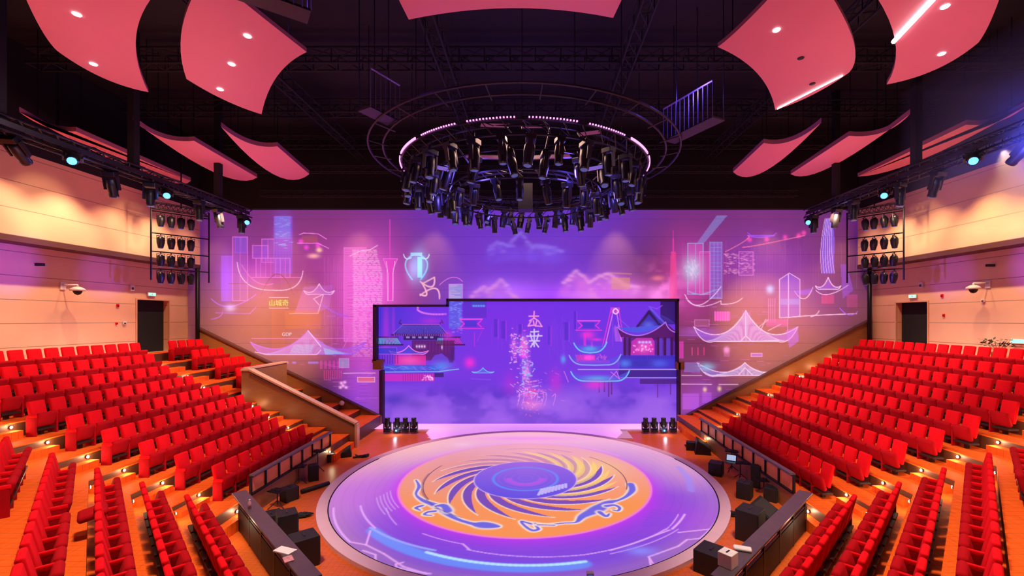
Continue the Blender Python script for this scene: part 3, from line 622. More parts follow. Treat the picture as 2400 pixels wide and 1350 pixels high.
for yb, xl, xr, c in ((826, 1345, 1422, CY), (855, 1334, 1455, srgb(150, 170, 255)), (893, 1338, 1475, srgb(120, 200, 255))):
    mid = (xl+xr)/2; pl = curve((xl, yb-22), (xl+12, yb-6), (xl+30, yb))+[(mid, yb+1)]+curve((xr-30, yb), (xr-12, yb-6), (xr, yb-24))
    cv.poly(pl+[(xr-25, yb-12), (xl+25, yb-12)], srgb(80, 80, 235), .7); cv.line(pl, c, 2.0, .95)
cv.veil(1382, 818, 16, 6, srgb(80, 180, 250), .8); cv.rect(1352, 832, 1395, 845, srgb(230, 50, 190), .6); cv.blob(1380, 838, 10, 6, RO, .8); cv.veil(1400, 887, 30, 6, srgb(90, 190, 250), .6)
cv.line([(1428, 890), (1445, 870), (1452, 888), (1432, 872)], srgb(230, 120, 240), 1.4, .8); cv.veil(1395, 902, 22, 9, srgb(240, 50, 220), .8); cv.veil(1320, 842, 5, 8, srgb(90, 160, 255), .9)
cv.rect(1350, 845, 1430, 852, srgb(170, 60, 230), .5); cv.line([(1322, 870), (1332, 895)], srgb(220, 120, 240), 1.6, .7)
SCY = BY+.35
pos = np.stack([(cv.X-VX)/F*SCY, np.full(cv.X.shape, SCY), EYE-(cv.Y-VY)/F*SCY], -1)
M_scr = art_mat('led_screen', (.03, .03, .04), .92, .5)
scr = thing('led_screen', 'huge LED screen showing a violet night scene with pavilions and clouds', 'screen', W(1235, 993, SCY))
sp = grid_mesh('screen_face', pos - np.array(W(1235, 993, SCY)), cv.C, np.ones((cv.ny-1, cv.nx-1), bool), M_scr); sp.parent = scr
b = MB(); cx0, _, cz0 = W(1235, 993, SCY); b.box((0, .12, 3.2), (17, .2, 7.0)); b.build('backing', M_black, scr)
jb = MB()
def jamb(px0, py0, px1, py1):
    x0, _, z1 = W(px0, py0, BY); x1, _, z0 = W(px1, py1, BY); jb.box(((x0+x1)/2, BY+.17, (z0+z1)/2), (abs(x1-x0), .40, abs(z1-z0)))
jamb(876, 714, 1050, 719); jamb(1046, 700, 1592, 706); jamb(1046, 700, 1050, 718); jamb(874, 714, 882, 846); jamb(1587, 702, 1591, 850)
jamb(889, 868, 897, 993); jamb(1590, 850, 1595, 993)
struct(jb.build('trim_1', noisy(mat('dark_reveal', (.05, .015, .06), .6), 4, .2)))
jb = MB(); jamb(872, 843, 896, 850); jamb(874, 850, 894, 866); jamb(1586, 848, 1604, 866); struct(jb.build('trim_2', M_brown))
# black wall above, fascia
b = MB(); zt = EYE-(492-VY)/F*BY
b.box((SX, BY-.15, (zt+15.2)/2), (38, .3, 15.2-zt)); struct(b.build('wall_back', M_black))
b = MB(); b.box((SX, BY+.9, 7), (38, .3, 16)); struct(b.build('wall_back', M_black))

# ------------------------------------------------------------------ side walls, ceiling, floor
b = MB(); b.box((SX, 13, 15.2), (38, 26, .2)); struct(b.build('ceiling', M_black))
b = MB(); b.box((SX, 12.5, -.18), (38, 26, .2)); struct(b.build('floor', M_floor))
LW, RW = -18.6, 17.9; LU, RU = -17.8, 17.1; ZU = EYE+2.74; ZB = 11.4
def side_wall(xl, xu, sg, ya, yb, zdoor, zbot, nm):
    b = MB(); b.cur = 0
    t = .3
    def seg(y0, y1, z0, z1): b.box((xl-sg*-t/2*1, (y0+y1)/2, (z0+z1)/2), (t, y1-y0, z1-z0))
    seg(-2, ya, 0, 8.6); seg(yb, BY+.6, 0, 8.6); seg(ya, yb, zdoor, 8.6); seg(ya, yb, 0, zbot)
    struct(b.build('wall_'+nm, M_wall))
    b = MB(); b.box((xu+sg*.65, (BY-2)/2, (ZU+.12+ZB)/2), (1.3, BY+1.6, ZB-ZU-.12)); struct(b.build('wall_'+nm, M_wallup))  # overhang shaped so that it shades the wall band below
    b = MB(); b.box((xu+sg*.64, (BY-2)/2, ZU+.02), (1.34, BY+1.6, .20)); struct(b.build('trim_3', M_soff))
    b = MB(); b.box((xu+sg*.65, (BY-2)/2, (ZB+15.2)/2), (1.34, BY+1.6, 15.2-ZB)); struct(b.build('wall_'+nm, M_black))
side_wall(LW, LU, -1, 20.65, 22.45, 6.52, 4.0, 'left')
side_wall(RW, RU, 1, 20.2, 21.95, 6.40, 4.0, 'right')
for i, (xw, sg, y0, y1, zt_) in enumerate(((LW, -1, 20.65, 22.45, 6.52), (RW, 1, 20.2, 21.95, 6.40))):
    b = MB(); b.box((xw+sg*.28, (y0+y1)/2, (4.0+zt_)/2), (.05, y1-y0, zt_-4.0)); d = struct(b.build('door_%d' % (i+1), M_curt))
    b = MB(); b.box((xw, y0-.03, (4+zt_)/2), (.08, .06, zt_-4)); b.box((xw, y1+.03, (4+zt_)/2), (.08, .06, zt_-4)); b.box((xw, (y0+y1)/2, zt_+.03), (.08, y1-y0+.12, .06)); b.build('door_frame', M_capw, d)
    x = xw-sg*.05; ye = y0+.75
    e = thing('exit_sign', 'small green running-man exit sign above the %s doorway' % ('left', 'right')[i], 'exit sign', (x, ye, zt_+.28))
    MB().box((0, 0, 0), (.05, .44, .17)).build('housing', M_white, e); MB().box((-sg*.03, 0, 0), (.012, .38, .12)).build('lit_face', E_green, e)
    b = MB(); b.box((-sg*.038, .0, .0), (.006, .05, .09)); b.box((-sg*.038, .07, .02), (.006, .05, .02)); b.box((-sg*.038, -.06, -.02), (.006, .06, .02)); b.build('pictogram', M_white, e)
# vertical black pipe at the back corners
for i, px in enumerate((463, 2038)):
    x, _, _ = W(px, 700, 23.3); b = MB(); b.tube((x, 23.3, 3.2), (x, 23.3, 8.3), .10, 8)
    tag(b.build('standpipe', M_metal), 'black vertical pipe in the %s back corner beside the projection-lit wall' % ('left', 'right')[i], 'pipe')

# ------------------------------------------------------------------ seating tiers
D9 = [1.02, 1.46, 1.89, 2.31, 2.71, 3.10, 3.45, 3.80, 4.10]
XL = [17.4, 16.3, 15.2, 14.2, 13.1, 12.1, 11.05, 10.05, 9.0]
ZF = [EYE-d-.97 for d in D9]
NC = [-1.62+(8-i)*.745 for i in range(9)]
R2 = math.sqrt(2)
def chain(x, n, yend=3.0, yfar=BY-.2):
    yc = x-n*R2
    return [(-x, yfar), (-x, yc), (-n*R2-yend, yend)]
def mir(p, sx): return (p[0], p[1]) if sx < 0 else (2*SX-p[0], p[1])
fronts = [(XL[i]-.78, NC[i]-.54) for i in range(9)]
for sx in (-1, 1):
    for i in range(-1, 9):
        if i < 0: z = 4.0; fr = chain(XL[0]+.34, NC[0]+.3); bk = [(-18.55, BY-.2), (-18.55, 5.0), (-18.55, 3.0)]
        else:
            z = ZF[i]; fr = chain(*fronts[i])
            bk = chain(*(fronts[i-1] if i else (XL[0]+.34, NC[0]+.3)))
        poly = [mir(p, sx) for p in fr+bk[::-1]]
        if sx > 0: poly = [(min(p[0], 17.85), p[1]) for p in poly]
        z0 = -.1 if i == 8 else z-.62
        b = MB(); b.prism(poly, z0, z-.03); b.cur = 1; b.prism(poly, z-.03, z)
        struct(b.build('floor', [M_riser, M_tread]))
# step boxes and step lights
steps = {}
def step_light(x, y, z, rz, label, pw=5.0):
    t = thing('step_light', label, 'step light', (x, y, z), rz, 'warm step lights along the aisles')
    MB().lathe([(0, .035), (.012, .045), (.02, .04)], 8, Matrix.Rotation(math.pi/2, 3, 'Y')).build('housing', M_metal2, t)
    MB().lathe([(.02, .036), (.035, .026)], 8, Matrix.Rotation(math.pi/2, 3, 'Y')).build('lens', E_warm, t)
    if pw: lamp('bulb', 'POINT', (.12, 0, .02), pw, (1.0, .72, .42), None, .03, parent=t)
FARL = [19.6, 19.5, 19.0, 18.8, 19.0, 18.5, 18.1, 17.6, 17.4]
FARR = [22.9, 22.9, 22.7, 22.3, 21.8, 21.2, 20.7, 20.0, 19.3]
side_name = {-1: 'left', 1: 'right'}
rowname = {8: 'front row', 7: 'second row from front', 6: 'third row from front', 5: 'fourth row from front', 4: 'fifth row from front', 3: 'sixth row from front', 2: 'seventh row from front', 1: 'eighth row from front', 0: 'back row'}
for sx in (-1, 1):
    nr = thing('aisle_stair', 'wooden aisle steps between the %s bank and near corner bank' % side_name[sx], 'stairs', (*mir((-9, 12), sx), 0))
    fr = thing('aisle_stair', 'wooden aisle steps past the far end of the %s bank' % side_name[sx], 'stairs', (*mir((-9, 19.5), sx), 0))
    for i in range(9):
        xf, nf = fronts[i]; yc = xf-nf*R2; zl = ZF[i+1] if i < 8 else -.08; ns = 1 if i < 8 else 1
        zm = (ZF[i]+zl)/2
        b = MB(); b.box((mir((-xf+.13, 0), sx)[0]-nr.location.x, (yc+12.25)/2-nr.location.y, (zm+zl)/2), (.26, 12.25-yc, zm-zl)); b.build('step', M_tread, nr)
        y0 = (FARL if sx < 0 else FARR)[i]+.12; y1 = 19.45 if (sx < 0 and i > 2) else (20.7 if sx < 0 else 23.35)
        if y1-y0 > .3:
            b = MB(); b.box((mir((-xf+.13, 0), sx)[0]-fr.location.x, (y0+y1)/2-fr.location.y, (zm+zl)/2), (.26, y1-y0, zm-zl)); b.build('step', M_tread, fr)
        rz = 0 if sx < 0 else math.pi
        xx = mir((-xf+.02, 0), sx)[0]
        if i > 0:
            step_light(xx, 12.15, zm+.10, rz, 'warm step light at near aisle of %s bank, %s' % (side_name[sx], rowname[i]), 7)
        step_light(xx, y0+.1, zm+.10, rz, 'warm step light at far aisle of %s bank, %s' % (side_name[sx], rowname[i]), 4.5)
        # corner bank row ends
        if i >= 3:
            n = nf; yy = yc-.35; p = mir((-n*R2-yy+.02, yy), sx)
            step_light(p[0], p[1], zm+.12, math.radians(45) if sx < 0 else math.radians(135), 'warm step light at corner bank row end, %s side, %s' % (side_name[sx], rowname[i]), 7)
# ------------------------------------------------------------------ seats
seat = thing('theatre_seat', 'x', 'seat', (0, 0, 0), 0, 'x')
Mb = Matrix.Rotation(math.radians(12), 3, 'X'); Mc = Matrix.Rotation(math.radians(-17), 3, 'X')
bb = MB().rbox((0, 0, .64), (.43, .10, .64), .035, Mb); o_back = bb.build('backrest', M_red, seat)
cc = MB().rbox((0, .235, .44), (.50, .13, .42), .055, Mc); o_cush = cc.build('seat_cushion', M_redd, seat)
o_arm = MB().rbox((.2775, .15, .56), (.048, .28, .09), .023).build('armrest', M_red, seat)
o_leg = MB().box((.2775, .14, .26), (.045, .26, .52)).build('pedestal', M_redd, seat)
ff = MB().box((0, .12, .17), (.47, .30, .05)); ff.box((0, .1, .08), (.08, .1, .16)); o_pan = ff.build('under_pan', M_leg, seat)
spots = []
def add_row(p0, p1, z, face, lab, i, aisle_first=True, grp='', start=1):
    L = math.hypot(p1[0]-p0[0], p1[1]-p0[1]); n = int(L/.555+1e-6)
    for k in range(n):
        t = (k+.5)*.555/L; x = p0[0]+(p1[0]-p0[0])*t; y = p0[1]+(p1[1]-p0[1])*t
        if y < .8: continue
        px = VX+F*x/y; py = VY+F*(EYE-z-.9)/y
        if px < -35 or px > 2440 or py > 1400: continue
        spots.append((math.hypot(x, y), x, y, z, face, '%s, %s, %s' % (lab, rowname[i], ORD[k+1] + ' from near aisle'), grp))
for sx in (-1, 1):
    s = side_name[sx]; fc = -math.pi/2 if sx < 0 else math.pi/2
    fcc = math.radians(-45) if sx < 0 else math.radians(45)
    for i in range(9):
        far = (FARL if sx < 0 else FARR)[i]
        add_row(mir((-XL[i], 12.35), sx), mir((-XL[i], far), sx), ZF[i], fc, 'red seat in %s side bank' % s, i, grp='red seats of the %s side bank' % s)
        n = NC[i]; ys = fronts[i][0]-fronts[i][1]*R2-.75
        add_row(mir((-n*R2-ys, ys), sx), mir((-n*R2-3.2, 3.2), sx), ZF[i], fcc, 'red seat in %s corner bank' % s, i, grp='red seats of the %s corner bank' % s)
for i in range(4):
    add_row((-XL[i], 21.0), (-XL[i], 23.3), ZF[i], -math.pi/2, 'red seat in small far left block', i, grp='red seats of the small far left block')
spots.sort(key=lambda q: q[0]); print('seats in view', len(spots))
first = True; folded = None
for d, x, y, z, f, lab, grp in spots[:300]:
    if first: seat.location = (x, y, z); seat.rotation_euler = (0, 0, f); seat['label'] = lab; seat['group'] = grp; first = False; seat_root = seat; o = seat
    else: o = dup(seat_root, (x, y, z), (0, 0, f), lab, grp)
    if grp.endswith('left corner bank') and 'fourth row' in lab and 'seventh from near' in lab: folded = o
if folded is not None:
    for c in folded.children:
        if c.name.startswith('seat_cushion'):
            c.rotation_euler = (math.radians(-62), 0, 0); c.location = (0, .12, .42)
    folded['label'] = 'red seat with its cushion folded down, left corner bank, fourth row from front'
if len(spots) > 300:
    b = MB()
    src = [(bb, 0), (cc, 1), (ff, 2)]
    arm = MB().rbox((.2775, .15, .56), (.048, .28, .09), .023); leg = MB().box((.2775, .14, .26), (.045, .26, .52))
    for d, x, y, z, f, lab, grp in spots[300:]:
        R = Matrix.Rotation(f, 3, 'Z')
        for m_, mi in src+[(arm, 0), (leg, 1)]:
            b.cur = mi; b.add([R @ Vector(v)+Vector((x, y, z)) for v in m_.v], m_.f, True)
    o = b.build('theatre_seats', [M_red, M_redd, M_leg]); o['kind'] = 'stuff'; tag(o, 'the farthest red seats in the top rows near the back wall', 'seats')
# ------------------------------------------------------------------ parapets and stair walls
def sloped(name, pts, y0, y1, material, cap=None, capw=.1):
    """pts: list of (x, ztop); wall from z=-.1 to the sloping top"""
    b = MB(); b.xz([(pts[0][0], -.1), (pts[-1][0], -.1)]+[(x, z) for x, z in pts[::-1]], y0, y1)
    return b.build(name, material)
x0, _, z0 = W(465, 770, 23.5); x1, _, z1 = W(893, 978, 23.5)
struct(sloped('trim_4', [(x0, z0), (x1-.1, z1+.1), (x1, .45)], 23.45, 23.62, M_brown))
x0, _, z0 = W(1590, 985, 23.5); x1, _, z1 = W(2037, 752, 23.5)
struct(sloped('trim_5', [(x0, z0), (x1, z1)], 23.45, 23.62, M_brown))
b = MB()
for (pa, pb) in (((465, 770), (893, 978)), ((1590, 985), (2037, 752))):
    xa, _, za = W(*pa, 23.5); xb, _, zb = W(*pb, 23.5)
    L = math.hypot(xb-xa, zb-za); b.box(((xa+xb)/2, 23.5, (za+zb)/2+.03), (L, .28, .07), M=Matrix.Rotation(-math.atan2(zb-za, xb-xa), 3, 'Y'))
struct(b.build('trim_6', M_soff))
# vomitory walls left
vw = thing('stair_parapet', 'brown wooden stair parapet with pale sloping cap beside the left bank', 'parapet', (-10.4, 19.7, 0))
b = MB(); b.xz([(-2.6, -.1), (2.45, -.1), (2.45, .95), (-2.25, 3.32), (-2.6, 3.32)], -.12, .12); b.build('panel', M_brown, vw)
b = MB(); L = math.hypot(4.7, 2.37); b.box((.1, 0, 2.17), (L, .34, .07), M=Matrix.Rotation(-math.atan2(-2.37, 4.7), 3, 'Y')); b.box((-2.43, 0, 3.35), (.36, .34, .07)); b.build('cap', M_capw, vw)
b = MB(); b.box((2.47, 0, .42), (.10, .30, 1.06)); b.build('end_post', M_capw, vw)
b = MB(); b.box((.1, -.16, 2.02), (L*.98, .04, .05), M=Matrix.Rotation(-math.atan2(-2.37, 4.7), 3, 'Y')); b.build('groove', M_soff, vw)
vc = thing('stair_parapet', 'level brown wooden parapet running back to the projection-lit wall at the stairhead', 'parapet', (-13.0, 21.4, 0))
b = MB(); b.box((0, 0, 1.65), (.24, 3.1, 3.4)); b.build('panel', M_brown, vc); MB().box((0, 0, 3.38), (.32, 3.2, .07)).build('cap', M_capw, vc)
x, y, z = W(801, 945, 23.2)
o = thing('globe_lamp', 'small white globe on the brown stair band left of the screen', 'lamp', (x, y, z)); MB().lathe([(-.13*math.cos(a), .13*math.sin(a)+.001) for a in [math.pi*k/8 for k in range(9)]], 12).build('globe', M_white, o); MB().box((0, .12, 0), (.05, .2, .05)).build('bracket', M_metal, o)

# ------------------------------------------------------------------ stage
st = thing('round_stage', 'large round stage with projected phoenix and swirl pattern in orange and violet', 'stage', (SX, SY, 0))
cv = Canvas(-6.45, 6.45, -6.45, 6.45, 760, 420); X, Y = cv.X, cv.Y; R = np.hypot(X, Y); TH = np.degrees(np.arctan2(Y, X)) % 360
def gp(px, py): x, y = G(px, py); return (x-SX, y-SY)
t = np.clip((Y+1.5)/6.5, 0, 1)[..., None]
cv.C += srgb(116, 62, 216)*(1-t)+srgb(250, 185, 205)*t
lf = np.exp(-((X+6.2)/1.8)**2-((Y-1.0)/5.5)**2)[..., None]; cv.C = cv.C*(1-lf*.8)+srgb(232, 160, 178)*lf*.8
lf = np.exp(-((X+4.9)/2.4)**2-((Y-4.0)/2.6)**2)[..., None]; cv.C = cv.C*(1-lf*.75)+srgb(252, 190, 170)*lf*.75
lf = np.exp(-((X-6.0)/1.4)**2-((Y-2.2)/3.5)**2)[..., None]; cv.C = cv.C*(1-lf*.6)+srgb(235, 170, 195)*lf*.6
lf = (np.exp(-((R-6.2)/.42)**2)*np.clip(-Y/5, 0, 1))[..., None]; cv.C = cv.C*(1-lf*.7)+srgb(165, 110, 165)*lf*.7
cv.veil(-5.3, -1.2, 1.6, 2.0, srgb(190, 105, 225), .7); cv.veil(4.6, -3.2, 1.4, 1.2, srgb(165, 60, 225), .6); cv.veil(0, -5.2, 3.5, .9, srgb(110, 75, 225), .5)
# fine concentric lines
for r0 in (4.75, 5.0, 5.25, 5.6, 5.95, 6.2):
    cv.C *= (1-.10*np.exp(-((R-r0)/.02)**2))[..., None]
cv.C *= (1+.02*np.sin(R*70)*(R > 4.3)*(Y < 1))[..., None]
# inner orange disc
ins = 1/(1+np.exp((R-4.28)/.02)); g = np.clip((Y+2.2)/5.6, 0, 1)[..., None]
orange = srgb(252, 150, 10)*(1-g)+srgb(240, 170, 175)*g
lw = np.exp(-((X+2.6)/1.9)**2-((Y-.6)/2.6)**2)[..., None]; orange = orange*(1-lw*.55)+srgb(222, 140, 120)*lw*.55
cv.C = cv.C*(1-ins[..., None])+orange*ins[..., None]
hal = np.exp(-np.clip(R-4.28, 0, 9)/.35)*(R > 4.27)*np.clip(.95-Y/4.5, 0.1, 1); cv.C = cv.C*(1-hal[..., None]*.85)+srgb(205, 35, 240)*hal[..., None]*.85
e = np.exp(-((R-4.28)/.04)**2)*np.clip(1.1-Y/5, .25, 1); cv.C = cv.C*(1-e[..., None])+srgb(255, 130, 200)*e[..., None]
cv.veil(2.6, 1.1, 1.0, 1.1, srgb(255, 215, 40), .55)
dk = srgb(96, 62, 175)
# swirl blades
for k in range(18):
    a0 = math.radians(k*20+6)
    def pt(r, a): return (r*math.cos(a), r*math.sin(a))
    outer = [pt(1.72+1.5*u, a0+u*1.05) for u in np.linspace(0, 1, 12)]
    inner = [pt(1.72+1.5*u, a0+.26*(1-u)**1.1+u*1.05+.10*math.sin(u*3.14)) for u in np.linspace(1, 0, 12)]
    cy_ = math.sin(a0+.8); cx_ = math.cos(a0+.8)
    al = .35 if cy_ > .45 else .95
    cv.poly(outer+inner, dk, al); cv.line(outer, srgb(255, 225, 190), .028, .8 if cy_ < .6 else .4)
    if cx_ > .25 and cy_ > -.7:
        sh = [(p[0]*math.cos(.17)-p[1]*math.sin(.17), p[0]*math.sin(.17)+p[1]*math.cos(.17)) for p in outer+inner]; cv.poly(sh, srgb(255, 225, 60), .55)
m = 1/(1+np.exp((R-1.8)/.015)); g = np.clip((Y+1.8)/3.6, 0, 1)[..., None]
cc_ = srgb(74, 72, 218)*(1-g)+srgb(150, 100, 215)*g; cv.C = cv.C*(1-m[..., None])+cc_*m[..., None]
e = np.exp(-((R-1.8)/.025)**2)[..., None]*.7; cv.C = cv.C*(1-e)+srgb(225, 190, 240)*e
e = np.exp(-((R-1.13)/.05)**2)[..., None]*.8; cv.C = cv.C*(1-e)+srgb(70, 150, 250)*e
for r0 in (.25, .5, .75, .95):
    e = np.exp(-((R-r0)/.03)**2)[..., None]*.35; cv.C = cv.C*(1-e)+srgb(150, 110, 240)*e
e = (np.exp(-((R-.6)/.12)**2)*(Y < 0))[..., None]*.5; cv.C = cv.C*(1-e)+srgb(220, 80, 230)*e
for k in range(9): cv.line([gp(1262+k*8, 1160-k*2.2), gp(1270+k*7, 1146-k*1.5)], srgb(210, 200, 250), .05, .8)
# phoenix bands, points follow the floor drawing
def band(pts, w, col=srgb(98, 100, 220)):
    P = [gp(*p) for p in pts]; n = len(P)
    Q = []
    for i in range(n-1):
        p0, p1, p2, p3 = P[max(i-1, 0)], P[i], P[i+1], P[min(i+2, n-1)]
        for t_ in np.linspace(0, 1, 6, endpoint=False):
            Q.append(tuple(.5*((2*p1[c])+(-p0[c]+p2[c])*t_+(2*p0[c]-5*p1[c]+4*p2[c]-p3[c])*t_**2+(-p0[c]+3*p1[c]-3*p2[c]+p3[c])*t_**3) for c in (0, 1)))
    Q.append(P[-1]); ws = .62*np.interp(np.linspace(0, 1, len(Q)), np.linspace(0, 1, len(w)), w)
    for pas, extra, c in ((0, .05, srgb(250, 225, 200)), (1, 0, col)):
        for i in range(len(Q)-1): cv.line([Q[i], Q[i+1]], c, ws[i]+extra, 1.0)
band([(975, 1125), (982, 1140), (975, 1158), (990, 1172), (1015, 1182), (1035, 1190), (1050, 1205), (1075, 1218), (1110, 1228), (1130, 1230), (1150, 1232), (1170, 1234)], [.05, .10, .06, .12, .16, .26, .14, .10, .12, .26, .20, .03])
band([(1050, 1198), (1040, 1185), (1022, 1186)], [.2, .16, .06]); band([(1020, 1198), (1003, 1200), (995, 1206), (1012, 1208)], [.10, .08, .06, .04]); band([(990, 1185), (975, 1190), (985, 1196)], [.1, .08, .04])
band([(1478, 1134), (1482, 1148), (1470, 1162), (1450, 1172), (1425, 1178), (1405, 1190), (1390, 1198), (1365, 1210), (1350, 1224), (1320, 1226), (1280, 1230), (1245, 1226)], [.18, .16, .10, .08, .20, .30, .26, .16, .05, .05, .06, .08])
band([(1245, 1228), (1222, 1222), (1232, 1234), (1248, 1243), (1262, 1240), (1255, 1232)], [.07, .06, .07, .08, .07, .04]); band([(1420, 1186), (1440, 1184), (1452, 1190), (1448, 1197), (1436, 1195)], [.12, .09, .07, .06, .04]); band([(1405, 1200), (1420, 1210), (1428, 1204)], [.12, .08, .04]); band([(1260, 1230), (1300, 1231)], [.05, .04])
for a, b_ in ((1.0, 2.2), (5.3, 6.1)):
    cv.line([(3.55*math.cos(u), 3.55*math.sin(u)) for u in np.linspace(a+2.0, b_+2.0, 20)], srgb(90, 60, 90), .02, .6)
cv.line([(3.5*math.cos(u), 3.5*math.sin(u)) for u in np.linspace(-.3, .75, 24)], srgb(60, 40, 60), .022, .8)
cv.line([(3.5*math.cos(u), 3.5*math.sin(u)) for u in np.linspace(2.75, 3.7, 24)], srgb(60, 40, 60), .022, .8)
# outer ring drawing
def arcp(p, q, n=30):
    (xa, ya), (xb, yb) = gp(*p), gp(*q); ra, rb = math.hypot(xa, ya), math.hypot(xb, yb); a, b_ = math.atan2(ya, xa), math.atan2(yb, xb)
    if b_ < a-math.pi: b_ += 2*math.pi
    if b_ > a+math.pi: b_ -= 2*math.pi
    return [((ra+(rb-ra)*u)*math.cos(a+(b_-a)*u), (ra+(rb-ra)*u)*math.sin(a+(b_-a)*u)) for u in np.linspace(0, 1, n)]
cv.line(arcp((872, 1242), (1372, 1322), 50), srgb(95, 140, 250), .15, .95); cv.line(arcp((1000, 1294), (1372, 1316), 30), srgb(185, 235, 255), .05, .9); cv.line(arcp((868, 1236), (1020, 1290), 30), srgb(150, 170, 255), .04, .8)
LN = srgb(225, 165, 250)
for a, b_, w_, al in (((782, 1190), (820, 1270), .03, .9), ((845, 1185), (880, 1238), .03, .8), ((905, 1190), (930, 1230), .02, .5), ((990, 1250), (1085, 1275), .02, .6), ((1095, 1288), (1370, 1300), .025, .6),
                      ((1370, 1300), (1560, 1240), .025, .7), ((1430, 1298), (1590, 1240), .02, .6), ((1605, 1205), (1575, 1240), .03, .9), ((1590, 1205), (1560, 1242), .02, .6), ((930, 1330), (1010, 1345), .03, .6), ((1690, 1185), (1640, 1262), .025, .7)):
    cv.line(arcp(a, b_), LN, w_, al)
for p in ([(820, 1270), (858, 1277), (868, 1244)], [(850, 1290), (880, 1300), (880, 1326)], [(858, 1277), (900, 1298), (945, 1328), (1000, 1345)], [(1085, 1275), (1100, 1288)], [(1530, 1320), (1520, 1305), (1540, 1298), (1590, 1280), (1610, 1265), (1640, 1262)], [(1430, 1290), (1480, 1275), (1570, 1242)], [(1590, 1248), (1665, 1240)], [(930, 1345), (928, 1322), (945, 1318)], [(1525, 1325), (1522, 1308)]):
    cv.line([gp(*q) for q in p], srgb(235, 170, 245), .028, .85)
cv.line([gp(1590, 1095), gp(1612, 1118), gp(1620, 1150)], srgb(150, 140, 250), .12, .6)
for k in range(7): cv.line([gp(1530-k*4, 1195+k*6), gp(1580-k*2, 1203+k*5)], srgb(90, 60, 220), .05, .4)
for k in range(5): cv.line(arcp((915-k*8, 1150+k*4), (935-k*8, 1190+k*4)), srgb(220, 180, 240), .02, .4)
cv.veil(2.9, -4.9, .35, .2, srgb(130, 140, 255), .8); cv.veil(-2.9, 4.2, .5, .4, srgb(255, 210, 230), .4); cv.veil(.0, 5.2, 2.4, .35, srgb(240, 130, 240), .6)
e = np.exp(-((R-4.5)/.06)**2)*(Y > 2.5); cv.C = cv.C*(1-e[..., None]*.5)+srgb(250, 160, 230)*e[..., None]*.5
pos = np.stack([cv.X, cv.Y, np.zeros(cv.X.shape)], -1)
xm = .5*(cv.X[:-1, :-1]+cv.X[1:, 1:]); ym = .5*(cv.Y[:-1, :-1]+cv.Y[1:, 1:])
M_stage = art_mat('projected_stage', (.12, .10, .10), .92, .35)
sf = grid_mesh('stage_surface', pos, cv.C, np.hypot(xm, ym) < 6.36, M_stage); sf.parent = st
M_rim = noisy(mat('stage_rim', (.95, .66, .72), .45), 3, .06)
MB().ring((0, 0), 6.32, 6.62, -.08, .02, 160).build('rim', M_rim, st)
MB().ring((0, 0), 6.285, 6.325, -.02, .012, 160, math.pi-.35, 2*math.pi+.35).build('groove', M_black, st)
MB().ring((0, 0), .2, 6.60, -.08, -.012, 96).build('deck', M_black, st)
# straight apron behind, reaching the screen
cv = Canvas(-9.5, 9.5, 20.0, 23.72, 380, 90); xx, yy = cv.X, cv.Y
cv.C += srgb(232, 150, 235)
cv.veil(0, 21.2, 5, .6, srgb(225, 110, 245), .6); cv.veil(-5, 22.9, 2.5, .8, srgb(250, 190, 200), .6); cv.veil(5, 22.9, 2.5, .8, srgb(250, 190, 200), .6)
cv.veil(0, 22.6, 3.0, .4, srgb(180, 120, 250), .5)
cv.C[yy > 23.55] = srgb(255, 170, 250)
k0 = .5*(xx[:-1, :-1]+xx[1:, 1:]); k1 = .5*(yy[:-1, :-1]+yy[1:, 1:])
xl = G(1000, 1012)[0]; xr = G(1457, 1012)[0]; yk = G(1000, 1014)[1]
keep = (np.hypot(k0-SX, k1-SY) > 6.5) & ((k1 > yk) & (k0 > G(868, 1005)[0]) & (k0 < G(1592, 1005)[0]) | ((k1 <= yk) & (k0 > xl-(yk-k1)*-.45) & (k0 < xr-(yk-k1)*.45)))
keep &= ~((k1 < 22.55) & ((k0 < xl) | (k0 > xr)))
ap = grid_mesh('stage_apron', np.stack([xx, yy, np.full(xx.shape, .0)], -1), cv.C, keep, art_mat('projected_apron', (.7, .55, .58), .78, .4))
ap.location = (0, 0, 0); tag(ap, 'pale pink stage apron joining the round stage to the screen', 'stage apron')
b = MB(); b.box((SX+.4, 23.0, -.045), (15.2, 1.4, .08)); b.box((SX+.1, 21.6, -.045), (xr-xl, 1.5, .08)); struct(b.build('floor', M_rim))

# ------------------------------------------------------------------ railings and desks
def railing(x, ya, yb, label, npost):
    t = thing('railing', label, 'railing', (x, (ya+yb)/2, 0)); L = yb-ya; s = 1 if x > 0 else -1
    MB().box((0, 0, 1.08), (.16, L, .06)).build('top_rail', M_rail, t, .01)
    for k in range(npost+1):
        MB().box((s*.03, -L/2+L*k/npost, .78), (.06, .06, .55)).build('post', M_metal, t)
    b = MB(); b.box((s*.06, 0, .76), (.03, L, .40)); b.build('upper_panel', M_capw2, t)
    b = MB(); b.box((s*.04, 0, .21), (.06, L, .60)); b.build('front_panel', M_brown, t)
    b = MB(); b.box((s*.02, 0, .53), (.10, L, .05)); b.build('kick_rail', M_metal, t)
railing(-8.2, 12.8, 17.75, 'dark railing with wood panels below the front row of the left bank', 7)
railing(7.5, 12.9, 20.1, 'long dark railing with wood panels below the front row of the right bank', 9)
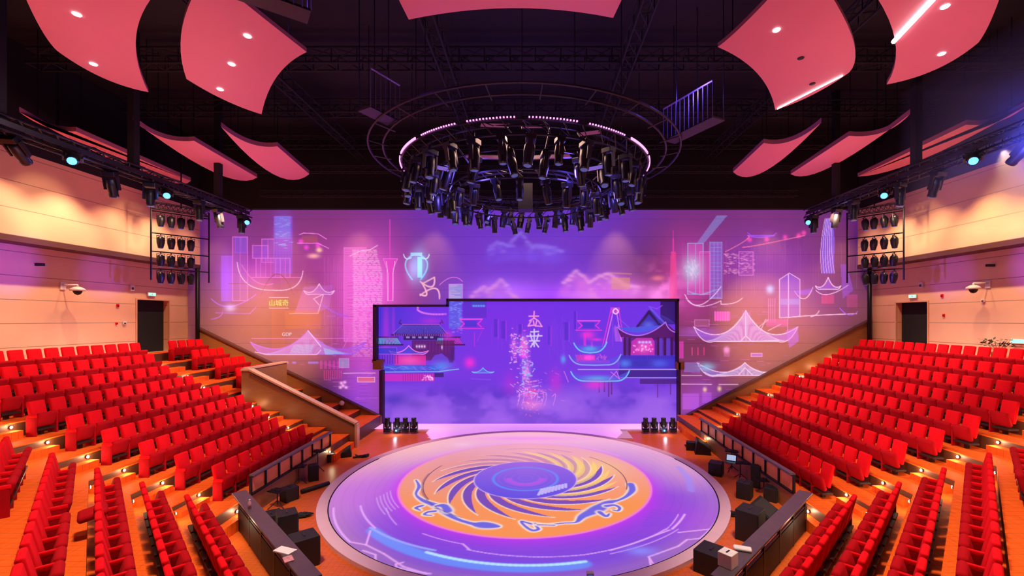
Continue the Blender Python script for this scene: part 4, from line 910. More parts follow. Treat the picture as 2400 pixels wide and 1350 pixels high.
def desk(p, q, w, label):
    cx, cy = (p[0]+q[0])/2, (p[1]+q[1])/2; a = math.atan2(q[1]-p[1], q[0]-p[0]); L = math.hypot(q[0]-p[0], q[1]-p[1])
    t = thing('counter_desk', label, 'desk', (cx, cy, 0), a)
    MB().box((0, 0, .93), (L, w, .05)).build('desk_top', M_rail, t, .008)
    for k in range(6): MB().box((-L/2+.15+(L-.3)*k/5, 0, .42), (.06, .06, .98)).build('post', M_metal, t)
    s_ = 1 if cx < 0 else -1
    MB().box((0, -.10*s_ if False else .0, .25), (L, .05, .6)).build('front_panel', M_spk, t)
    MB().box((0, 0, .60), (L, .04, .04)).build('cross_rail', M_metal2, t)
pA, pB = (-8.0, 11.95), (-4.0, 7.95)
desk(pA, pB, .33, 'long dark counter desk set diagonally in front of the left corner bank')
desk(mir(pA, 1), mir(pB, 1), .33, 'long dark counter desk set diagonally in front of the right corner bank')
# things on the desks
def onpt(px, py, z): x, y = G(px, py, z); return x, y
x, y = onpt(668, 1292, .955); t = thing('paper_sheet', 'white sheet of paper lying on the left counter desk', 'paper', (x, y, .957), math.radians(-20)); MB().box((0, 0, .012), (.42, .20, .024)).build('sheets', M_cream, t)
x, y = onpt(678, 1312, .955); t = thing('paper_sheet', 'pinkish printed booklet beside the white sheet on left desk', 'booklet', (x-.02, y, .957), math.radians(-50)); MB().box((0, 0, .01), (.24, .16, .02)).build('booklet', noisy(mat('booklet', (.6, .25, .28), .6), 20, .6), t)
x, y = onpt(1706, 1325, .955); t = thing('tissue_box', 'white cube tissue box standing on the right counter desk', 'tissue box', (x, y, .957), math.radians(40)); MB().box((0, 0, .13), (.27, .27, .26)).build('carton', M_cream, t, .01); MB().box((0, 0, .262), (.12, .03, .01)).build('slot', M_spk, t)
x, y = onpt(1740, 1290, .955); t = thing('tissue_pack', 'flat white tissue pack lying beside the cube box on right desk', 'tissue pack', (x, y, .957), math.radians(-20)); MB().rbox((0, 0, .035), (.34, .16, .07), .03).build('pack', M_cream, t)
x, y = onpt(585, 1192, .955); t = thing('water_bottle', 'pinkish plastic bottle standing at the far end of the left desk', 'bottle', (x, y, .957)); MB().lathe([(0, .035), (.14, .038), (.18, .018), (.20, .018)], 10).build('body', noisy(mat('bottle', (.6, .3, .35), .2), 5, .1), t); MB().lathe([(.20, .02), (.225, .02)], 8).build('cap', M_white, t)
x, y = onpt(596, 1100, .62); t = thing('yellow_cloth', 'yellow cloth hat hanging on the near end of left railing', 'hat', (x, y, 1.12)); MB().lathe([(0, .16), (.02, .17), (.05, .10), (.12, .07), (.13, .01)], 12).build('cloth', noisy(mat('yellow_cloth', (.8, .45, .08), .7), 8, .2), t)

# ------------------------------------------------------------------ floor equipment
def monitor(px, py, rz, label, s=1.0):
    x, y = G(px, py, -.08); t = thing('stage_monitor', label, 'speaker', (x, y, -.08), rz)
    b = MB(); W_, D_, H_ = .55*s, .42*s, .38*s
    v = [(-W_/2, -D_/2, 0), (W_/2, -D_/2, 0), (W_/2, D_/2, 0), (-W_/2, D_/2, 0), (-W_/2, -D_/2, H_*.45), (W_/2, -D_/2, H_*.45), (W_/2, D_/2*.7, H_), (-W_/2, D_/2*.7, H_)]
    b.add(v, [(0, 3, 2, 1), (0, 1, 5, 4), (2, 3, 7, 6), (4, 5, 6, 7), (1, 2, 6, 5), (3, 0, 4, 7)]); b.build('cabinet', M_spk, t, .012)
    a = math.atan2(H_*.55, D_*.85); b = MB(); b.box((0, -D_*.07, H_*.735), (W_*.85, D_*.75, .02), M=Matrix.Rotation(a, 3, 'X')); b.build('grille', M_grill, t.children[0])
    return t
def speaker(px, py, rz, label, w_=.45, d_=.45, h_=.62):
    x, y = G(px, py, -.08); t = thing('loudspeaker', label, 'speaker', (x, y, -.08), rz)
    MB().box((0, 0, h_/2), (w_, d_, h_)).build('cabinet', M_spk, t, .015); cb = t.children[0]; MB().box((0, -d_/2-.008, h_*.5), (w_*.86, .02, h_*.86)).build('grille', M_grill, cb)
    b = MB(); b.box((0, 0, h_+.008), (.16, .04, .015)); b.build('handle', M_metal2, cb); return t
def stand(px, py, label, h=.75):
    """mixer/music stand with a small tray and clutter"""
    x, y = G(px, py, -.08); t = thing('equipment_stand', label, 'stand', (x, y, -.08), random.uniform(-.5, .5))
    b = MB(); b.tube((0, 0, .1), (0, 0, h), .018)
    for k in range(3):
        a = k*2.094; b.tube((0, 0, .22), (.26*math.cos(a), .26*math.sin(a), .012), .014)
    b.build('tripod', M_metal2, t); MB().box((0, 0, h+.015), (.46, .32, .03)).build('tray', M_metal, t)
    b = MB()
    for k in range(7): b.tube((-.16+.05*k, -.05, h+.03), (-.16+.05*k, -.05+.03*(k % 3), h+.07), .012)
    b.build('knob_row', M_metal2, t); return t
def laptop(px, py, z, rz, label):
    x, y = G(px, py, z); t = thing('laptop', label, 'laptop', (x, y, z), rz)
    MB().box((0, 0, .01), (.34, .24, .02)).build('keyboard_base', M_metal2, t); Mx = Matrix.Rotation(math.radians(-15), 3, 'X')
    lid = MB().box((0, .15, .125), (.34, .015, .23), M=Mx).build('screen_lid', M_metal, t); MB().box((0, .139, .127), (.29, .008, .18), M=Mx).build('display', E_lap, lid)
speaker(678, 1172, 2.6, 'grey topped black speaker on floor beside the left railing', .36, .42, .42)
speaker(712, 1322, 2.3, 'large black loudspeaker beside the near end of left desk', .55, .55, .68)
speaker(672, 1268, 2.2, 'black loudspeaker half hidden behind the middle of left desk', .5, .45, .75)
speaker(634, 1232, 2.2, 'low black speaker behind the far half of left desk', .5, .5, .35)
monitor(812, 1068, -1.2, 'low black floor monitor at the far end of the left railing')
speaker(775, 1082, -1.0, 'small dark speaker below the last post of left railing', .32, .3, .34)
speaker(735, 1125, -1.0, 'tall dark equipment case by the middle of left railing', .35, .3, .55)
stand(745, 1105, 'tray stand with cables beside the left railing, farther one'); stand(650, 1190, 'tray stand with clutter beside the left railing, nearer one', .5); stand(700, 1135, 'tray stand by left railing between two others', .6)
x, y = G(706, 1158, -.08); t = thing('tripod_bag', 'long dark tube bag lying on the floor by left railing', 'bag', (x, y, -.08), 0); MB().tube((0, 0, .08), (.55, .75, .08), .07, 10).build('bag', M_spk, t)
speaker(1618, 1054, 1.2, 'small black speaker at the far end of the right railing', .34, .34, .36); monitor(1645, 1060, 1.3, 'wide black floor monitor at the far end of right railing', 1.5)
speaker(1678, 1112, 1.0, 'black cube loudspeaker on floor in front of the right railing', .48, .45, .46); speaker(1745, 1166, .9, 'black upright loudspeaker nearer along the right railing', .45, .4, .52)
speaker(1808, 1172, .9, 'dark box speaker close to near end of right railing', .42, .35, .42); speaker(1772, 1142, .9, 'narrow tall dark cabinet against the right railing', .25, .3, .75)
stand(1715, 1105, 'tray stand carrying the laptop by right railing'); laptop(1712, 1084, .70, -.6, 'open laptop on a tray stand beside the right railing')
stand(1790, 1158, 'tray stand with clutter near the end of right railing', .45); stand(1735, 1125, 'second tray stand between speakers by right railing', .6)
speaker(1758, 1262, .8, 'large black loudspeaker behind the middle of right desk', .6, .55, .78); monitor(1790, 1222, .8, 'black floor monitor behind the far half of right desk', 1.5)
speaker(1668, 1338, .8, 'black crate speaker behind near end of right desk', .6, .6, .5)
for px, py, rz, lab in ((1618, 1048, 2.9, 'black cable coil with straps on the floor, far right'), (846, 1072, .2, 'black cable coil with straps on the floor, far left'), (706, 1212, .3, 'black cable heap on the floor beside the left desk'), (1728, 1210, -.1, 'black cable heap on the floor beside the right desk')):
    x, y = G(px, py, -.08); b = MB(); 
    for k in range(7):
        p = [(random.uniform(-.32, .32), random.uniform(-.12, .12), .03+random.uniform(0, .07)) for _ in range(5)]
        for q, r_ in zip(p[:-1], p[1:]): b.tube(q, r_, .022, 6)
    o = b.build('cable_heap', M_spk, loc=(x, y, -.08)); o.rotation_euler = (0, 0, rz); tag(o, lab, 'cable')
x, y = G(1383, 1352, 0); 
t = thing('floor_light', 'small pale floor lamp at the bottom edge of the round stage', 'light', (x, y, 0)); MB().box((0, 0, .05), (.16, .12, .10)).build('housing', M_white, t, .01); MB().box((0, -.065, .05), (.10, .012, .06)).build('lens', E_dim, t)

# ------------------------------------------------------------------ moving heads on the floor
def mh(label, loc, rot, group=None, lens=E_dim, cat='stage light', s=1.0):
    t = thing('moving_head_light', label, cat, loc, 0, group); t.rotation_euler = rot; t.scale = (s, s, s)
    b = MB().box((0, 0, .06), (.32, .30, .12)); b.build('base', M_case, t, .012)
    b = MB(); b.box((-.17, 0, .30), (.045, .12, .38)); b.box((.17, 0, .30), (.045, .12, .38)); b.box((0, 0, .145), (.36, .14, .05)); b.build('yoke', M_case, t, .01)
    b = MB(); b.lathe([(.20, .09), (.24, .125), (.40, .14), (.58, .115), (.66, .125), (.70, .11)], 14); hd = b.build('head', M_case, t)
    b = MB(); b.lathe([(.695, .10), (.712, .085)], 14); b.build('lens', lens, hd); return t
proto = None
for side, xs, lit in (('left', (908, 931, 950, 970), 1), ('right', (1513, 1533, 1555, 1577), 2)):
    for k, px in enumerate(xs):
        x, y = G(px, 1012, 0); lens = E_dim
        o = mh('black moving head on stage apron, %s in the %s row of four%s' % (ORD[k+1], side, ', lit' if k == lit else ''), (x, y, 0), (0, 0, 0), 'moving heads standing by the screen', lens)
        if k == lit:
            MB().lathe([(.0, .05), (.02, .04)], 10, Matrix.Rotation(math.pi/2, 3, 'X'), (0, -.17, .1)).build('front_lamp', E_blue, o)
            lamp('beam', 'POINT', (0, -.35, .15), 6, (.8, .85, 1), None, .05, parent=o)
# ------------------------------------------------------------------ hanging lights: one prototype per kind
hang = thing('hanging_moving_head', 'x', 'stage light'); 
MB().box((0, 0, -.07), (.34, .26, .14)).build('base', M_case, hang, .012)
b = MB(); b.box((-.18, 0, -.34), (.04, .12, .42)); b.box((.18, 0, -.34), (.04, .12, .42)); b.tube((0, 0, 0), (0, 0, .16), .03, 8); b.build('yoke', M_metal2, hang)
b = MB(); b.lathe([(-.20, .09), (-.25, .13), (-.45, .145), (-.66, .12), (-.72, .13), (-.78, .12)], 12); hd = b.build('head', M_case, hang)
b = MB(); b.lathe([(-.795, .085), (-.778, .105)], 12); b.build('lens', E_dim, hd)
par = thing('par_can', 'x', 'stage light')
b = MB(); b.lathe([(-.72, .12), (-.66, .13), (-.45, .18), (-.25, .19), (-.14, .15), (-.08, .07)], 12); hd = b.build('can', M_case, par)
b = MB(); b.box((-.17, 0, -.2), (.02, .05, .34)); b.box((.17, 0, -.2), (.02, .05, .34)); b.box((0, 0, -.03), (.36, .05, .02)); b.tube((0, 0, -.03), (0, 0, .06), .025); b.build('yoke', M_metal2, par)
b = MB(); b.lathe([(-.735, .09), (-.718, .115)], 12); b.build('lens', E_dim, hd)
used = {'h': False, 'p': False}
def put(kind, loc, rot, label, group, lens=None, s=1.0):
    pr = hang if kind == 'h' else par
    if not used[kind]: used[kind] = True; o = pr; o.location = loc; o.rotation_euler = rot; o['label'] = label; o['group'] = group; KIDS[pr.name] = [(c, list(c.children)) for c in pr.children]
    else: o = dup(pr, loc, rot, label, group)
    o.scale = (s, s, s)
    if lens is not None:
        for c in [g for h_ in o.children for g in h_.children]:
            if c.name.startswith('lens'):
                c.data = c.data.copy(); c.data.materials[0] = lens
    return o
bpy.context.view_layer.update()
C0 = (SX, SY); ZO = EYE+5.57; ZI = EYE+5.17
# outer catwalk ring
t = thing('lighting_ring', 'large outer double pipe ring hung under the black ceiling above the stage', 'lighting rig', (SX, SY, ZO))
MB().hoop((0, 0), 5.2, 0, .035).build('outer_pipe', M_metal2, t); MB().hoop((0, 0), 4.75, -.05, .035).build('inner_pipe', M_metal2, t)
for k in range(24):
    a = k*math.pi/12+.1; MB().tube((5.2*math.cos(a), 5.2*math.sin(a), 0), (4.6*math.cos(a), 4.6*math.sin(a), -.1), .022).build('spoke', M_metal2, t)
for k in range(8):
    a = k*math.pi/4+.25; MB().tube((5.2*math.cos(a), 5.2*math.sin(a), 0), (5.2*math.cos(a), 5.2*math.sin(a), 15.1-ZO), .012, 5).build('hanger_cable', M_metal2, t)
# main ring with LED strips
t = thing('lighting_ring', 'inner round truss edged with pink LED dots, crowded with moving heads', 'lighting rig', (SX, SY, ZI))
b = MB()
for R_, z in ((4.18, 0), (3.8, 0), (4.0, -.32)): b.hoop((0, 0), R_, z, .035)
for k in range(48):
    a = k*math.pi/24; c_, s_ = math.cos(a), math.sin(a); a2 = a+math.pi/48; c2, s2 = math.cos(a2), math.sin(a2)
    b.tube((4.18*c_, 4.18*s_, 0), (4.0*c2, 4.0*s2, -.32), .016, 4); b.tube((3.8*c_, 3.8*s_, 0), (4.0*c2, 4.0*s2, -.32), .016, 4); b.tube((4.18*c_, 4.18*s_, 0), (3.8*c2, 3.8*s2, 0), .016, 4)
b.build('truss', M_metal2, t)
for k in range(16):
    a0, a1 = k*math.pi/8+.035, (k+1)*math.pi/8-.035; b = MB(); am = math.degrees((a0+a1)/2) % 360
    near = 215 < am < 325
    for j in range(15):
        a = a0+(a1-a0)*(j+.5)/15; b.box((4.24*math.cos(a), 4.24*math.sin(a), .02), (.03, .035, .035) if near else (.03, .10, .06), a)
    b.build('led_strip', E_led if near or (am < 215 and am > 180) or am > 325 else E_ledv, t)
b = MB()
for R_, z in ((2.6, -.75), (2.3, -.75), (2.6, -1.0)): b.hoop((0, 0), R_, z, .032, 48)
for k in range(30):
    a = k*math.pi/15; b.tube((2.6*math.cos(a), 2.6*math.sin(a), -.75), (2.6*math.cos(a+.1), 2.6*math.sin(a+.1), -1.0), .014, 4); b.tube((2.6*math.cos(a), 2.6*math.sin(a), -.75), (2.3*math.cos(a+.1), 2.3*math.sin(a+.1), -.75), .014, 4)
for k in range(8):
    a = k*math.pi/4+.2; b.tube((2.6*math.cos(a), 2.6*math.sin(a), -.75), (3.8*math.cos(a), 3.8*math.sin(a), 0), .025, 5)
b.hoop((0, 0), 3.25, -.42, .03)
b.build('lower_truss', M_metal2, t)
for k in range(8):
    a = k*math.pi/4; MB().tube((4.0*math.cos(a), 4.0*math.sin(a), 0), (4.0*math.cos(a), 4.0*math.sin(a), 15.1-ZI), .012, 5).build('hanger_cable', M_metal2, t)
for px_, r_ in ((-.35, .3), ):
    MB().box((0, 0, -.9), (.5, .5, .9)).build('centre_box', M_metal, t)
GR = 'moving heads hanging from the round rig'
def clockdir(a):
    return ['right side', 'far right', 'far side', 'far left', 'left side', 'near left', 'near side', 'near right'][int(((math.degrees(a) % 360)+22.5)//45) % 8]
cnt = {}
def riglab(ring, a):
    key = (ring, clockdir(a)); cnt[key] = cnt.get(key, 0)+1
    return 'black moving head hanging on %s ring of the rig, %s, %s counted anticlockwise' % (ring, clockdir(a), ORD[cnt[key]])
for k in range(32):
    a = k*2*math.pi/32+.06; put('h', (SX+3.98*math.cos(a), SY+3.98*math.sin(a), ZI-.36), (random.uniform(-.18, .18), random.uniform(-.18, .18), a), riglab('outer', a), GR, None, random.uniform(.9, 1.1))
for k in range(22):
    a = k*2*math.pi/22+.1; put('h', (SX+2.6*math.cos(a), SY+2.6*math.sin(a), ZI-1.05), (random.uniform(-.25, .25), random.uniform(-.2, .2), a), riglab('lower inner', a), GR, None, random.uniform(.75, .95))
for k in range(20):
    a = k*2*math.pi/20+.2; put('h', (SX+3.25*math.cos(a), SY+3.25*math.sin(a), ZI-.5), (random.uniform(-.3, .3), random.uniform(-.3, .3), a), riglab('middle', a), GR, None, random.uniform(.9, 1.05))
# glowing panels of the rig
for px0, px1, py, Yd, e, lab in ((994, 1058, 392, 13.0, E_pan, 'violet glowing flat panel low on the rig, far left one'), (1088, 1196, 368, 12.9, E_panr, 'rose glowing long panel on the rig, left of centre'), (1232, 1340, 368, 12.9, E_panr, 'rose glowing long panel on the rig, right of centre'),
                             (1368, 1436, 392, 13.0, E_pan, 'violet glowing flat panel low on the rig, far right one'), (1125, 1192, 294, 11.9, E_panr, 'dark rose panel under the LED dots, left of centre'), (1222, 1272, 296, 11.9, E_panr, 'dark rose panel under the LED dots, right of centre'), (1352, 1410, 312, 12.2, E_panr, 'dark rose panel under the LED dots, right side')):
    x0, y, z = W(px0, py, Yd); x1 = W(px1, py, Yd)[0]; lf_ = (px0+px1)/2-1215
    t = thing('rig_panel', lab, 'light panel', ((x0+x1)/2, y, z), math.atan(lf_*-.0022)*-1)
    Mx = Matrix.Rotation(math.radians(-35), 3, 'X'); Ty = Matrix.Rotation(math.radians(lf_*-.09), 3, 'Y')
    MB().box((0, 0, 0), (x1-x0, .05, .17), M=Ty @ Mx).build('frame', M_metal2, t); MB().box((0, -.03, -.01), ((x1-x0)*.94, .02, .13), M=Ty @ Mx).build('lit_face', e, t)
    b = MB(); 
    for sx_ in (-1, 1): b.tube((sx_*(x1-x0)*.4, .03, .05), (sx_*(x1-x0)*.4, .3, max(.4, ZI-z)), .01, 4)
    b.build('hangers', M_metal, t)
# railed catwalk sections
def cage(x, y, z, L, rz, label):
    t = thing('catwalk_cage', label, 'catwalk', (x, y, z), rz); MB().box((0, 0, 0), (L, .5, .05)).build('deck', M_metal2, t)
    b = MB(); n = int(L/.16)
    for k in range(n+1):
        b.tube((-L/2+L*k/n, -.25, 0), (-L/2+L*k/n, -.25, 1.0), .014, 4)
    b.tube((-L/2, -.25, 1.0), (L/2, -.25, 1.0), .025); b.build('railing', noisy(mat('violet_lit_steel', (.25, .22, .5), .4, .4), 5, .1), t)  # violet light on the bars put into the steel colour
    b = MB()
    for k in range(3): b.tube((-L/2+L*k/2, .2, 0), (-L/2+L*k/2, .2, 15.1-z), .015, 5)
    b.build('hangers', M_metal2, t)
cage(4.75, 13.4, EYE+5.7, 1.9, math.radians(-62), 'railed steel catwalk glowing blue at the right of the round rig')
cage(-5.6, 9.0, EYE+6.5, 1.8, math.radians(35), 'railed steel catwalk glowing violet above the left reflector panel')
cage(-4.3, 12.2, EYE+5.6, 1.0, math.radians(60), 'short blue lit catwalk piece at the left of the round rig')
# ------------------------------------------------------------------ straight side trusses
def truss(b, p, q, w_=.3, n=20, r=.028):
    p, q = Vector(p), Vector(q); d = (q-p).normalized(); s_ = d.cross(Vector((0, 0, 1))).normalized()*w_/2; u = Vector((0, 0, w_/2))
    cs = [s_+u, -s_+u, -s_-u, s_-u]
    for c in cs: b.tube(p+c, q+c, r, 6)
    for k in range(n):
        a = p+(q-p)*k/n; e = p+(q-p)*(k+1)/n
        for j in range(4): b.tube(a+cs[j], e+cs[(j+1) % 4], r*.5, 4)
        for j in range(4): b.tube(a+cs[j], a+cs[(j+1) % 4], r*.5, 4)
for sx in (-1, 1):
    s = side_name[sx]; xa = SX+sx*12.9; zz = EYE+4.85
    t = thing('side_truss', 'long black lighting truss running along the %s wall' % s, 'truss', (xa, 15.5, zz))
    b = MB(); truss(b, (0, -6.5, 0), (0, 4.9, 0), .36, 26, .035); b.build('truss_frame', M_metal, t)
    MB().box((-sx*.2, -.8, -.02), (.04, 11.0, .14)).build('cable_tray', M_metal2, t)
    for yy in (-4.6, -.9, 3.0): MB().box((0, yy, (15.1-zz)/2), (.22, .22, 15.1-zz)).build('drop_column', M_black, t)
    b = MB()
    for k in range(14):
        y0 = -2.5+k*.25; b.tube((.05*math.sin(k*2), y0, .22+.06*math.sin(k)), (.05*math.sin(k*2+2), y0+.25, .22+.06*math.sin(k+1)), .03, 5)
    b.build('cable_bundle', M_spk, t)
    for k, (yy, lit, tilt) in enumerate(((-4.3, 0, .9), (-2.9, 1, .7), (-1.6, 0, .3), (-.4, 0, 0), (.5, 1, .6), (1.8, 0, 0), (3.1, 0, .2), (4.3, 0, 0), (4.8, 1, .5))):
        put('h', (xa+(-.12 if k % 2 else .12)*sx, 15.5+yy, zz-.22), ((-1.15, 0, -sx*.75) if lit else (tilt, 0, random.uniform(-.4, .4))), 'black moving head under the %s side truss, %s from the near end%s' % (s, ORD[k+1], ', lit blue' if lit else ''),
            'moving heads under the %s side truss' % s, E_blue if lit else None, 1.0)
    lamp('truss_glow', 'POINT', (xa+sx*-.5, 13.0, zz-.4), 10, (.2, .2, 1), None, .1); lamp('truss_glow', 'POINT', (xa+sx*-.5, 18.0, zz-.4), 8, (.4, .25, 1), None, .1)
# frames with sixteen par cans on each side
for sx in (-1, 1):
    s = side_name[sx]; xc = SX+sx*15.65; yc = 20.0
    t = thing('light_tower_frame', 'black pipe frame holding four rows of cans on the %s wall' % s, 'truss', (xc, yc, 0))
    b = MB(); ya, yb = -1.55, 1.55
    a3 = math.radians(42)*-sx
    def lx(u, z): return (u*math.cos(a3)*1.0, u*math.sin(a3), z) if False else (u*.62*-sx, u*.78, z)
    U0, U1 = -1.05, 1.05
    for z in (10.3, 9.35, 8.55, 7.8): b.tube(lx(U0, z), lx(U1, z), .03, 6)
    for u in (U0, U1): b.tube(lx(u, 7.3), lx(u, 10.6), .035, 6)
    b.build('pipe_frame', M_metal, t)
    b = MB(); truss(b, lx(U0, 10.55), lx(U1, 10.55), .26, 12, .022); b.build('top_truss', M_metal2, t)
    MB().tube((0, 0, 10.6), (0, 0, 15.1), .03).build('drop_pipe', M_metal, t)
    for r_ in range(4):
        for k in range(4):
            u = -.72+k*.36; p = lx(u, (10.3, 9.35, 8.55, 7.8)[r_]-.06)
            put('p', (xc+p[0], yc+p[1], p[2]), (random.uniform(-.08, .08), 0, .5), 'black par can on the %s frame, %s row from top, %s from its inner end' % (s, ORD[r_+1], ORD[k+1]), 'par cans on the %s wall frame' % s, None, .80)
# extra loads on ceiling trusses: dark roof grid
t = thing('roof_grid', 'dark grid of steel roof trusses under the black ceiling', 'truss', (0, 0, 14.4))
b = MB()
for y in (8, 11.5, 15, 18.5, 22): truss(b, (-17, y, 0), (17, y, 0), .5, 40, .04)
for x in (-9, -3, 3, 9): truss(b, (x, 5, -.3), (x, 23, -.3), .4, 26, .035)
b.build('trusses', M_roof, t)
for k, z in enumerate((12.0, 12.9)):
    b = MB(); truss(b, (-14, 22.6-k, 0), (13.3, 22.6-k, 0), .28, 50, .022)
    for xx_ in (-12, -4, 4, 12): b.tube((xx_, 22.6-k, .1), (xx_, 22.6-k, 15.095-z), .02, 5)
    o = b.build('fly_truss', M_roof, loc=(0, 0, z)); tag(o, 'thin horizontal truss across the hall before the back wall, %s' % ('lower one', 'upper one')[k], 'truss')
# ------------------------------------------------------------------ ceiling reflectors
def panel(px_edges, H, label, lights=(), th=.10, streak=None):
    z = EYE+H; pts = []
    for e in px_edges:
        c = curve(*e, 12) if len(e) == 3 else list(e); pts += [q for q in c if not pts or math.hypot(q[0]-pts[-1][0], q[1]-pts[-1][1]) > 1]
    if math.hypot(pts[0][0]-pts[-1][0], pts[0][1]-pts[-1][1]) < 1: pts.pop()
    P = [G(px, py, z) for px, py in pts]
    cx = sum(p[0] for p in P)/len(P); cy = sum(p[1] for p in P)/len(P)
    t = thing('ceiling_reflector', label, 'ceiling panel', (cx, cy, z)); b = MB(); n = len(P)
    L = [(x-cx, y-cy) for x, y in P]
    a = sum(L[i][0]*L[(i+1) % n][1]-L[(i+1) % n][0]*L[i][1] for i in range(n))
    if a < 0: L = L[::-1]
    b.add([(x, y, 0) for x, y in L]+[(x, y, th) for x, y in L], [tuple(range(n-1, -1, -1)), tuple(range(n, 2*n))]); b.cur = 1
    b.add([(x, y, 0) for x, y in L]+[(x, y, th) for x, y in L], [(k, (k+1) % n, n+(k+1) % n, n+k) for k in range(n)])
    b.build('panel_board', [M_pink, M_pinke], t)
    for (px, py, on) in lights:
        x, y = G(px, py, z); MB().lathe([(-.012, .07), (.0, .08)], 16, None, (x-cx, y-cy, -.005)).build('downlight', E_white if on else M_spk, t)
    for k in range(0, n, max(1, n//4)): MB().tube((L[k][0]*.8, L[k][1]*.8, th), (L[k][0]*.8, L[k][1]*.8, 15.1-z), .012, 5).build('hanger_cable', M_metal, t)
    if streak:
        (xa, ya), (xb, yb) = G(*streak[0], z), G(*streak[1], z); b = MB(); b.tube((xa-cx, ya-cy, -.02), (xb-cx, yb-cy, -.02), streak[2], 6); b.build('beam_streak', E_white, t)  # glowing tube in place of a beam's streak of light on the panel
panel([((25, -90), (85, 48), (135, 120)), ((135, 120), (240, 182), (348, 216)), ((348, 216), (318, 100), (352, 0)), ((352, 0), (420, -90))], 6.5, 'large pink ceiling reflector, farthest left of the big ones', ((180, 33, 1), (219, 150, 1)))
panel([((490, -70), (428, 60), (437, 185)), ((437, 185), (525, 234), (613, 268)), ((613, 268), (650, 178), (719, 122)), ((719, 122), (640, 60), (565, 0)), ((565, 0), (505, -55))], 6.5, 'large pink ceiling reflector with pointed right tip, second from left', ((580, 84, 1), (543, 150, 1), (516, 209, 1)))
panel([((905, -60), (958, 46)), ((958, 46), (1200, 19), (1437, 42)), ((1437, 42), (1485, -60))], 6.5, 'pink ceiling reflector at the top centre of view')
panel([((1850, -55), (1745, 55), (1682, 110)), ((1682, 110), (1775, 172), (1817, 258)), ((1817, 258), (1905, 222), (1990, 170)), ((1990, 170), (1995, 80), (1900, -80))], 6.5, 'large pink ceiling reflector with pointed left tip, right of the rig', ((1820, 70, 1), (1877, 136, 0), (1904, 196, 0)), streak=((1822, 254), (1975, 176), .012))
panel([((1990, -90), (2092, 70), (2078, 198)), ((2078, 198), (2195, 162), (2293, 100)), ((2293, 100), (2330, 30), (2370, -90))], 6.5, 'large pink ceiling reflector, farthest right of the big ones', ((2215, 15, 1), (2207, 126, 1)), streak=((2094, 96), (2188, -5), .05))
for e, H, lab in (([((518, 297), (585, 336), (650, 343)), ((650, 343), (725, 408)), ((725, 408), (640, 408), (518, 297))], 6.5, 'thin pink ceiling reflector, third from the left wall at far side'),
                  ([((312, 282), (380, 322), (455, 330)), ((455, 330), (603, 416)), ((603, 416), (500, 403), (312, 282))], 6.5, 'thin pink ceiling reflector, second from the left wall at far side'),
                  ([((45, 262), (110, 298), (178, 308)), ((178, 308), (447, 424)), ((447, 424), (330, 405), (45, 262))], 6.5, 'thin pink ceiling reflector seen behind the left side truss'),
                  ([((1925, 287), (1855, 330), (1790, 335)), ((1790, 335), (1718, 403)), ((1718, 403), (1795, 400), (1925, 287))], 6.5, 'thin pink ceiling reflector, third from the right wall at far side'),
                  ([((2133, 267), (2070, 310), (1990, 318)), ((1990, 318), (1853, 408)), ((1853, 408), (1950, 390), (2133, 267))], 6.5, 'thin pink ceiling reflector, second from the right wall at far side'),
                  ([((2410, 245), (2340, 285), (2265, 292)), ((2265, 292), (2010, 414)), ((2010, 414), (2170, 370), (2410, 245))], 6.5, 'thin pink ceiling reflector seen behind the right side truss')):
    panel(e, H, lab, th=.16)
# ------------------------------------------------------------------ haze in the blue beam
hz = bpy.data.materials.new('haze'); hz.use_nodes = True; nt = hz.node_tree; nt.nodes.clear()
ou = nt.nodes.new('ShaderNodeOutputMaterial'); vs = nt.nodes.new('ShaderNodeVolumeScatter'); vs.inputs['Color'].default_value = (.6, .6, 1, 1); vs.inputs['Density'].default_value = .09
no = nt.nodes.new('ShaderNodeTexNoise'); no.inputs['Scale'].default_value = .5; mm = nt.nodes.new('ShaderNodeMath'); mm.operation = 'MULTIPLY'; mm.inputs[1].default_value = .30
nt.links.new(no.outputs[0], mm.inputs[0]); nt.links.new(mm.outputs[0], vs.inputs['Density']); nt.links.new(vs.outputs[0], ou.inputs['Volume'])
b = MB(); b.box((14.4, 12.6, 10.9), (4.4, 4.6, 4.6)); o = b.build('haze', hz); o['kind'] = 'stuff'; tag(o, 'thin haze glowing blue in the beam near the right side truss', 'haze')
# ------------------------------------------------------------------ wall equipment
def on_wall(px, py, xw):
    Y_ = xw*F/(px-VX); return Vector((xw, Y_, EYE-(py-VY)/F*Y_))
for sx, px, py, xw in ((-1, 155, 682, LW+.15), (1, 2308, 678, RW-.15)):
    p = on_wall(px, py, xw); s = side_name[sx]
    t = thing('dome_camera', 'white dome camera on a bracket on the %s wall' % s, 'camera', p)
    x = -sx*.45
    b = MB(); b.lathe([(0, .22), (.04, .24), (.10, .20), (.16, .10), (.18, .02)], 16, None, (x, 0, 0)); b.build('housing', M_white, t)
    b = MB(); b.lathe([(-.16, .02), (-.12, .09), (-.05, .13), (0, .14)], 14, None, (x, 0, 0)); b.build('dark_dome', M_spk, t)
    b = MB(); b.tube((x, 0, .18), (x, 0, .24), .03, 8); b.tube((x, 0, .24), (sx*.12, 0, .24), .03, 8); b.box((sx*.13, 0, .2), (.04, .2, .3)); b.build('bracket', M_white, t)
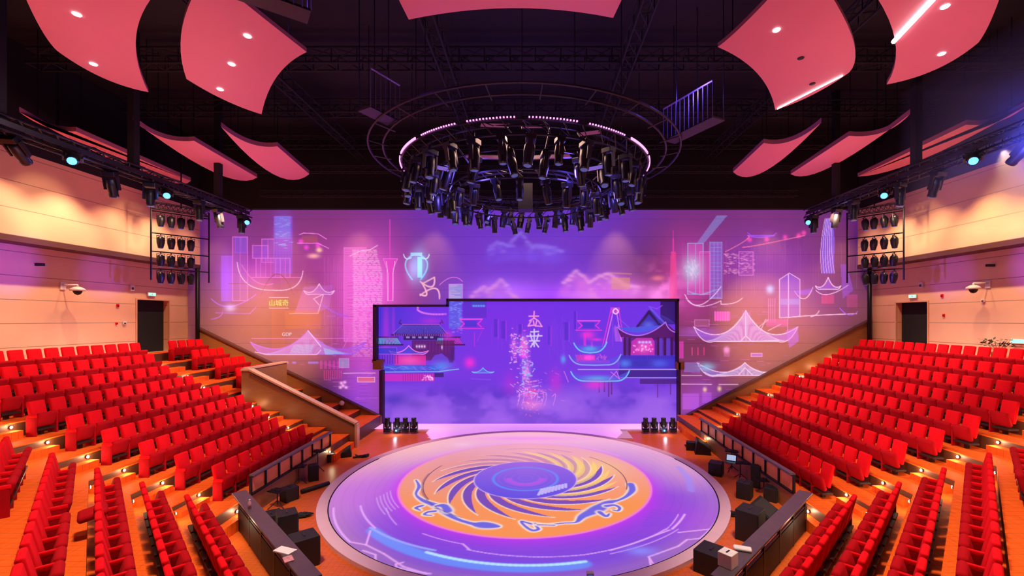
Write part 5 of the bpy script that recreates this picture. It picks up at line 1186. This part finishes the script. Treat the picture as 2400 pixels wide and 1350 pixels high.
for px, py, xw, nm, lab, c, d in ((307, 675, LW, 'wall_sensor', 'small white sensor box above and left of the left doorway', M_white, (.08, .20, .26)), (2161, 668, RW, 'wall_sensor', 'small white sensor box above the right doorway', M_white, (.08, .20, .26)),
                          (275, 716, LW, 'alarm_bell', 'small red alarm on left wall, upper one', M_red, (.05, .10, .14)), (272, 758, LW, 'alarm_bell', 'small red alarm on left wall, lower one', M_red, (.05, .09, .10)), (290, 757, LW, 'wall_socket', 'small white wall box beside the lower red alarm', M_white, (.06, .16, .14)),
                          (2209, 693, RW, 'alarm_bell', 'small red alarm on right wall, upper one', M_red, (.05, .10, .14)), (2213, 739, RW, 'alarm_bell', 'small red alarm on right wall, lower one', M_red, (.05, .09, .12)), (84, 620, LW, 'wall_camera', 'small bullet camera high on the left wall', M_metal2, (.30, .10, .10)), (2330, 622, RW, 'wall_camera', 'small bullet camera high on the right wall', M_metal2, (.30, .10, .10)),
                          (2306, 705, RW, 'wall_socket', 'small white box on right wall under the dome camera', M_white, (.06, .14, .10))):
    p = on_wall(px, py, xw); sg = 1 if xw < 0 else -1
    t = thing(nm, lab, nm.split('_')[1], p+Vector((sg*d[0]/2, 0, 0))); MB().box((0, 0, 0), d).build('case', c, t, .01); MB().box((sg*d[0]/2, 0, -d[2]*.1), (.02, d[1]*.5, d[2]*.4)).build('front', M_metal2 if c is not M_metal2 else M_spk, t)
p = on_wall(2390, 800, RW)
t = thing('exit_sign', 'green glowing exit sign low at the right edge behind the top row', 'exit sign', p-Vector((.06, 0, 0))); MB().box((0, 0, 0), (.06, .5, .18)).build('housing', M_white, t); MB().box((-.035, 0, 0), (.012, .44, .13)).build('lit_face', E_green, t)

# dark leafy plant behind the top row on the right
p = on_wall(2338, 812, 17.45); b = MB(); pl = thing('potted_plant', 'dark leafy plant tops showing behind the top row on the right', 'plant', (17.45, p.y, 4.0))
for k in range(70):
    a = random.uniform(0, 6.28); rr = random.uniform(.05, .32); z_ = random.uniform(.55, .84); y_ = random.uniform(-.6, .6)
    c = Vector((.08*math.cos(a)*0, y_, z_)); d = Vector((math.cos(a)*.10, math.sin(a)*.14, random.uniform(.0, .12))); n_ = Vector((-math.sin(a), math.cos(a), .2))*.045
    b.add([c, c+d*.5+n_, c+d, c+d*.5-n_], [(0, 1, 2, 3)])
b.build('leaves', noisy(mat('dark_leaf', (.03, .045, .02), .6), 5, .4), pl)
MB().lathe([(0, .15), (.35, .2), (.37, .2), (.37, .16)], 14).build('pot', M_brown, pl)
b = MB()
for k in range(6): b.tube((0, -.04+.015*k, .33), (0, -.5+.2*k, .75), .012, 5)
b.build('stems', M_brown, pl)
